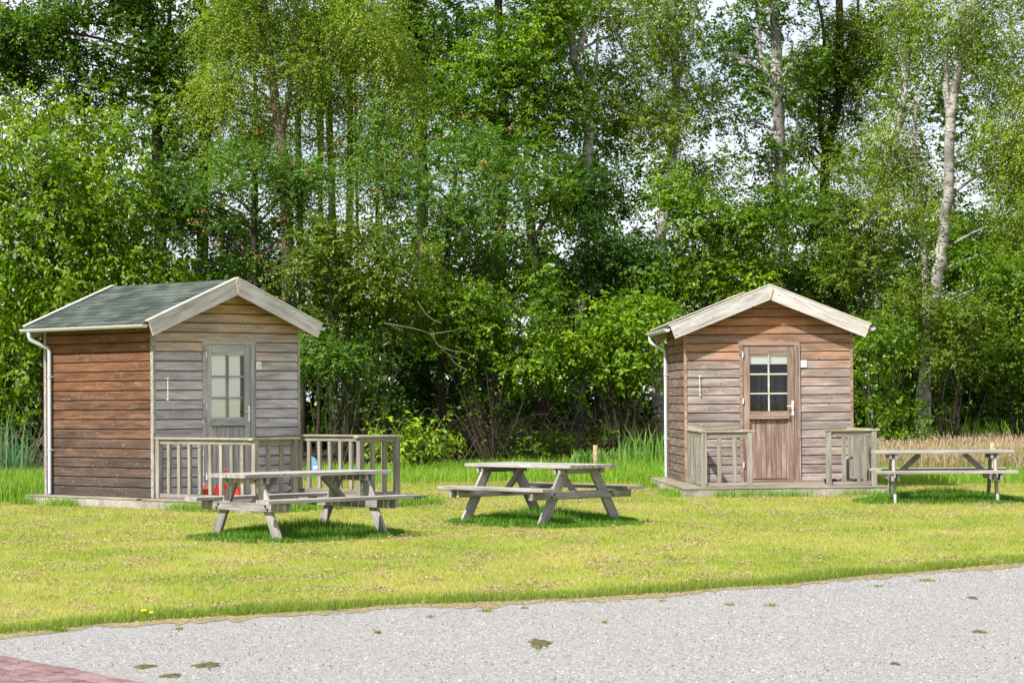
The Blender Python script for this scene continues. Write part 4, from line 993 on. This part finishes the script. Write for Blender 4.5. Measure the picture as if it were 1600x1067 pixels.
tree('birch_tree', 'white barked birch with a sharply bent upper trunk right of the centre', 66.5, [(903, 700, .17), (908, 470, .16), (912, 320, .14), (919, 230, .135), (921, 165, .13), (906, 120, .125), (897, 92, .11), (893, 55, .1), (884, 15, .09), (884, -80, .07)],
     [(950, 20, 60, 50, 1, .7), (960, 200, 45, 40, 1, .8), (870, 30, 40, 50, 1, .7), (985, 100, 50, 50, 2, .8), (940, 300, 50, 50, 0, .8)], 'olive', bark='birchbark', lai=1.3, nlimb=8, forks=[[(900, 85, .09), (912, 55, .085), (914, 10, .07), (906, -60, .05)], [(921, 150, .05), (932, 90, .04), (935, 30, .03), (942, -30, .02)]], group=G1)
tree('birch_tree', 'tall pale birch trunk standing midway between the bent birch and the right cabin ridge', 67, [(1028, 700, .17), (1030, 470, .155), (1036, 350, .14), (1050, 250, .13), (1056, 140, .12), (1052, 60, .11), (1046, -80, .08)],
     [(985, 160, 55, 50, 0, .8), (1010, 60, 60, 50, 0, .6), (1075, 130, 45, 70, 0, .45), (1095, 270, 55, 40, 0, .8), (1040, 210, 50, 60, -1, .7), (1060, 30, 60, 50, -1, .5)], 'olive', bark='birchbark', lai=1.6, nlimb=12, forks=[[(1057, 130, .07), (1075, 70, .055), (1085, 20, .04), (1096, -50, .03)], [(1040, 90, .05), (1020, 60, .04), (1005, 10, .03)], [(990, 100, .05), (965, 60, .04), (945, 10, .03)]], group=G1)
tree('birch_tree', 'straight pale birch directly above the right cabin ridge', 68, [(1226, 640, .2), (1222, 400, .18), (1219, 260, .165), (1216, 130, .15), (1210, 20, .13), (1206, -80, .1)],
     [(1160, 105, 45, 40, 0, .55), (1255, 120, 50, 50, 0, .5), (1175, 20, 70, 40, 0, .5), (1185, 240, 50, 40, 0, .5), (1250, -50, 100, 40), (1120, 60, 50, 50, 2, .6), (1110, 170, 60, 50, 2, .6), (1215, 330, 60, 50, 0, .8)], 'oak', bark='birchbark', lai=1.6, nlimb=22, forks=[[(1216, 150, .08), (1190, 90, .06), (1183, 20, .045), (1180, -50, .03)], [(1219, 175, .05), (1240, 150, .035), (1262, 158, .02)]], group=G1)
tree('oak_tree', 'dark trunk right of the straight birch above the right cabin roof slope', 70, [(1298, 640, .17), (1293, 420, .15), (1290, 250, .14), (1312, 140, .12), (1310, -80, .09)],
     [(1300, 90, 60, 70), (1340, 60, 55, 60, 0, .8), (1285, 220, 60, 55, 0, .8), (1350, 150, 50, 60, 0, .8), (1300, -60, 90, 40), (1270, 130, 50, 60, 1, .8), (1380, 60, 50, 60, 1, .8)], 'olive', lai=1.5, nlimb=18, forks=[[(1292, 260, .07), (1280, 180, .06), (1288, 60, .05), (1270, -30, .03)], [(1305, 170, .06), (1335, 90, .05), (1342, -30, .03)]], group=G1)
tree('birch_tree', 'slender sunlit birch leaning right between the right cabin and the big birch', 66, [(1362, 640, .10), (1370, 460, .095), (1378, 380, .09), (1390, 270, .08), (1408, 180, .07), (1420, 90, .06), (1424, -40, .04)],
     [(1385, 205, 55, 45), (1350, 260, 50, 45, 0, .8), (1430, 90, 55, 60, 0, .6), (1425, 250, 45, 50, 0, .8), (1420, 10, 60, 40, 0, .5)], 'birch', bark='birchbark', lai=1.1, nlimb=14, forks=[[(1402, 205, .04), (1440, 140, .035), (1470, 100, .025), (1500, 78, .015)]], group=G1)
tree('birch_tree', 'big white birch with black marked bark near the right edge', 65.5, [(1440, 640, .17), (1458, 480, .16), (1472, 390, .15), (1482, 290, .14), (1484, 200, .135), (1490, 150, .12), (1502, 90, .1), (1506, 0, .08), (1507, -80, .06)],
     [(1530, 60, 60, 60, 0, .7), (1570, 130, 60, 90), (1560, 260, 60, 90), (1590, 380, 50, 90), (1480, 60, 40, 60, 0, .5), (1620, 230, 60, 120), (1575, -40, 90, 60), (1460, 20, 60, 50, 0, .5)], 'birch', bark='birchbark', lai=1.25, nlimb=16,
     forks=[[(1486, 190, .10), (1478, 140, .09), (1480, 110, .07), (1470, 60, .04)], [(1505, 70, .06), (1530, 30, .045), (1560, 8, .035), (1600, -12, .02)], [(1504, 80, .035), (1540, 85, .03), (1600, 92, .02)], [(1490, 150, .05), (1525, 118, .03), (1545, 100, .02)]], group=G1)
tree('birch_tree', 'short sunlit pale stem left of the big birch, half hidden by leaves', 66, [(1450, 660, .09), (1444, 400, .085), (1438, 330, .08), (1428, 250, .06), (1432, 150, .04)], [(1450, 300, 50, 40, 0, .8)], 'birch', bark='birchbark', lai=1, nlimb=6, group=G1)
# slim dark stems with sky between them
for i, (x0, x1, r) in enumerate(((473, 466, .12), (497, 503, .07), (521, 515, .14), (543, 548, .13), (560, 556, .06), (505, 498, .09), (405, 400, .09), (585, 590, .08))):
    tree('slim_tree', ['slim dark stem seen against the sky nearest the forked birch', 'thin bent dark stem, second from the forked birch in the gap', 'thick mossy stem in the middle of the sky gap', 'brown stem right of the mossy one in the sky gap',
        'thin stem at the right side of the sky gap', 'thin stem behind the bent one in the sky gap', 'slim dark stem behind the rowan above the left cabin', 'slim stem far right of the sky gap behind olive leaves'][i], 80 + i,
        [(x0, 690, r), ((x0 + x1) / 2 + random.uniform(-4, 4), 400, r * .9), (x1, 200, r * .8), (x1 + random.uniform(-10, 10), 20, r * .6)], [(x1 + random.uniform(-30, 30), 60, 55, 60, 0, .8)], 'oak', lai=1.0, nlimb=6, group='slim stems in the sky gap')
# understorey, front to back
G2 = 'shrubs of the wood edge'
def shrub(name, label, Y, ells, sp, lai=1.6, big=1.0, stems=5, base=None):
    xs0 = base if base is not None else sum(e[0] for e in ells) / len(ells)
    b = at(xs0, 640, Y); t = thing(name, label, 'shrub', (b.x, b.y, 0), 0, G2)
    o, cl = crown(t, Y, ells, sp, 'foliage', lai=lai, big=big); o.data.transform(Matrix.Translation((-b.x, -b.y, 0))); cl = cl - np.array([b.x, b.y, 0]); parts = []
    for i in range(stems * 3):
        c = cl[rng.integers(0, len(cl))]; s0 = np.array([random.gauss(0, .18), random.gauss(0, .18), -.05]); s = smooth_path([s0, (s0 + c) / 2 + np.array([random.gauss(0, .2), 0, .25]), c], 4)
        parts.append(tube(s, list(np.linspace(.022, .006, len(s))), 5, False))
    lo = obj('stems', mesh('stems', *join(parts), M['bark']), t); lo['kind'] = 'stuff'; return t
shrub('elder_shrub', 'olive green bushy growth left of centre hanging over dark space', 58.5, [(560, 400, 75, 50), (500, 400, 55, 45), (620, 440, 70, 50), (570, 480, 80, 45, .5), (500, 470, 45, 50, .5)], 'olive', 1.4)
shrub('hazel_shrub', 'dark leafy shrub directly right of the left cabin gable end', 58, [(500, 560, 55, 60), (560, 560, 50, 50, 1, .8)], 'rowan', 1.2)
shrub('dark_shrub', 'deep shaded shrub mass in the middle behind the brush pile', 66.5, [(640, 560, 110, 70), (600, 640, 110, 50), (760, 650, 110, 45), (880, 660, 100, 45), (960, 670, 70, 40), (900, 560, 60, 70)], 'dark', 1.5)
shrub('hornbeam_shrub', 'bright green hanging shrub in the centre above the brush pile', 59.5, [(740, 480, 75, 50), (800, 520, 70, 65), (720, 540, 60, 55), (835, 590, 40, 40), (840, 450, 45, 50, 1), (690, 470, 40, 40, 1)], 'bright', 1.5)
shrub('dogwood_shrub', 'light green large leaved shrub left of the right cabin', 60, [(975, 510, 75, 50), (1035, 490, 45, 45), (940, 560, 65, 45), (1010, 560, 55, 40), (900, 530, 35, 45)], 'lime', 1.4)
shrub('dark_shrub', 'bluish dark foliage above the light green large leaved shrub', 64, [(930, 390, 75, 60), (900, 450, 60, 50), (1000, 400, 60, 50), (950, 300, 60, 50, 1)], 'bluegreen', 1.5)
shrub('hazel_shrub', 'mid green foliage above and left of the right cabin roof', 63.5, [(1110, 340, 70, 50), (1080, 420, 70, 45), (1160, 400, 70, 50), (1060, 290, 50, 40), (1140, 460, 60, 40), (1060, 480, 40, 50), (1180, 320, 60, 40)], 'bright', 1.4)
shrub('hazel_shrub', 'dense foliage right behind the right cabin ridge', 66, [(1240, 430, 75, 45), (1310, 400, 65, 45), (1270, 340, 60, 45), (1210, 500, 80, 50), (1320, 480, 60, 45)], 'oak', 1.6)
shrub('willow_shrub', 'yellowish green foliage above the right cabin right barge board', 63, [(1345, 400, 60, 50), (1340, 320, 50, 50), (1390, 350, 55, 50, 0, .8), (1400, 440, 50, 45)], 'olive', 1.4)
shrub('hazel_shrub', 'bright green shrub against the right wall of the right cabin', 58.5, [(1370, 540, 40, 50), (1365, 610, 34, 50), (1400, 530, 40, 35), (1375, 655, 40, 25), (1425, 650, 40, 20)], 'bright', 1.4)
shrub('hawthorn_shrub', 'tangled mid green shrub in front of the big birch foot', 60.5, [(1470, 530, 65, 45), (1440, 485, 60, 40), (1520, 500, 65, 45), (1550, 560, 50, 30, 1, .7)], 'olive', 1.2)
shrub('hawthorn_shrub', 'drooping green growth at the right edge behind the meadow', 62, [(1590, 470, 55, 50), (1610, 550, 50, 45), (1640, 540, 60, 90), (1550, 430, 60, 45)], 'bright', 1.5)
shrub('dark_shrub', 'shaded mass between the right trees above the meadow', 70, [(1480, 400, 90, 60), (1440, 590, 100, 90), (1560, 610, 100, 90), (1640, 620, 80, 80), (1560, 400, 80, 70), (1640, 420, 70, 120)], 'oak', 1.6, big=1.2)
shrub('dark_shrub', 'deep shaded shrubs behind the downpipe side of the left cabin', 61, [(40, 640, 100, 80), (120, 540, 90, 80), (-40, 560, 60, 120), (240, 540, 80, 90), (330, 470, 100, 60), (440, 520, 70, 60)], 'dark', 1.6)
shrub('laurel_shrub', 'small shrub with yellow tipped leaves right of the left cabin railing', 55.5, [(655, 672, 34, 18), (640, 700, 42, 24), (668, 712, 30, 18), (622, 672, 18, 18, 0, .7)], 'lime', 1.4)
shrub('nettle_patch', 'low green nettles at the foot of the wood behind the middle table', 60.5, [(790, 705, 60, 16), (860, 700, 60, 18), (730, 712, 50, 12), (960, 690, 40, 20), (930, 712, 40, 10)], 'bright', .9, stems=3)
# background wood closing the view
def wood_mass(name, label, Y, ells, sp, lai, big):
    o, cl = crown(None, Y, ells, sp, name, lai=lai, big=big); o['kind'] = 'stuff'; o['label'] = label
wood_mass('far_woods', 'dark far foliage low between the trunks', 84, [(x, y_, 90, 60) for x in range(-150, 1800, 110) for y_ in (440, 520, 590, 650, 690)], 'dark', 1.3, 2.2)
hi = []
for x in range(-120, 1760, 75):
    for y_ in range(-60, 420, 80):
        sx, sy = x + random.uniform(-25, 25), y_ + random.uniform(-25, 25)
        gapf = 1.0
        if 1065 < sx < 1190 and -20 < sy < 260: gapf = .4
        elif 1190 < sx < 1290 and 150 < sy < 300: gapf = .5
        elif 460 < sx < 580 and 190 < sy < 400: gapf = .2
        elif sx > 1190 and sy < 120: gapf = .65
        elif 930 < sx < 1070: gapf = .8
        elif sx > 1290: gapf = .9
        elif sx < 200 and sy < 200: gapf = .7
        if random.random() < .12: gapf *= .3
        hi.append((sx, sy, 52, 46, random.uniform(-6, 6), gapf))
wood_mass('far_tree_crowns', 'far tree crowns closing most gaps of the wood', 80, hi, 'oak', .8, 1.5)
def canes():
    parts = []; 
    for i in range(260):
        px = random.uniform(590, 1040) if i < 215 else random.uniform(-20, 66); Yc = y_tree(px) - random.uniform(-1.5, 1.8); a = np.array(at(px, 700, Yc)); a[2] = 0
        r = random.uniform(.5, 1.7); h_ = random.uniform(.35, 1.5); th_ = random.choice([-1, 1]); b_ = a + np.array([th_ * r, random.gauss(0, .5), h_ * random.uniform(-.1, .8)]); mid = (a + b_) / 2 + np.array([0, 0, h_ * .75])
        s = smooth_path([a, mid, b_], 5); parts.append(tube(s, list(np.linspace(.011, .005, len(s))), 4, False))
    o = obj('bramble_canes', mesh('bramble_canes', *join(parts), M['bramble']), kind='stuff', label='tangled bare brown bramble canes at the foot of the wood')
    n = 26000; px = rng.uniform(560, 1040, n); Yc = np.interp(px, [p[0] for p in tl_px], [p[1] for p in tl_px]) + rng.uniform(-1.0, 2.5, n); x = (px - 800) / F * Yc; z = np.abs(rng.normal(0, .42, n)); c = np.stack([x, Yc, z], 1)
    u = unit(rng.normal(0, 1, (n, 3))) * rng.uniform(.02, .16, (n, 1)); v = unit(np.cross(u, rng.normal(0, 1, (n, 3)))) * .008
    obj('dead_brush', np_mesh('dead_brush', np.stack([c - u, c + v, c + u, c - v], 1).reshape(-1, 3), 4, M['brown_leaf'], rng.random(n)), kind='stuff', label='dead brown brush and twigs heaped below the trees')
canes()
def dead_branch():
    Y = 57.2; g = at(640, 520, Y); parts = []
    for line in ([(600, 505), (640, 512), (672, 522), (685, 540), (700, 553), (728, 565)], [(685, 540), (706, 548), (728, 550), (745, 562)], [(672, 522), (700, 518), (728, 512)], [(700, 553), (712, 568), (730, 578)], [(652, 470), (670, 495), (690, 505)]):
        pts = [at(px, py, Y + random.uniform(-.1, .1)) for px, py in line]; s = smooth_path([np.array(p) for p in pts], 4); parts.append(tube(s, list(np.linspace(.011, .004, len(s))), 5, False))
    vs, fs = join(parts); vs = [(v[0] - g.x, v[1] - g.y, v[2] - g.z) for v in vs]
    tag(obj('dead_branch', mesh('dead_branch', vs, fs, M['palebranch']), None, g), 'bare pale forked branch hanging in front of the dark centre of the wood', 'branch')
dead_branch()
def reeds(name, label, px0, px1, Y, n, h0, h1, wd, mat):
    px = rng.uniform(px0, px1, n); yy = Y + rng.uniform(-.8, .8, n); x = (px - 800) / F * yy; tall(name, label, x, yy, h0, h1, wd, M[mat], .28)
reeds('iris_leaves', 'tall blue green iris-like leaves at the left edge', -25, 52, 52.6, 60, .5, 1.6, .05, 'reed')
reeds('reed_clump', 'light green reeds beside the right cabin', 965, 1052, 57.5, 200, .3, 1.1, .03, 'reed2')
reeds('dock_leaves', 'broad light green weeds behind the middle table post', 890, 1010, 59, 500, .15, .5, .06, 'reed2')
reeds('meadow_weeds', 'leafy green weeds rising out of the dry meadow', 1380, 1600, 66, 420, .4, 1.1, .07, 'bright_blade')
print('LEAF TRIS', TRI[0], 'objects', len(bpy.data.objects), 'polys', sum(len(m.polygons) for m in bpy.data.meshes))
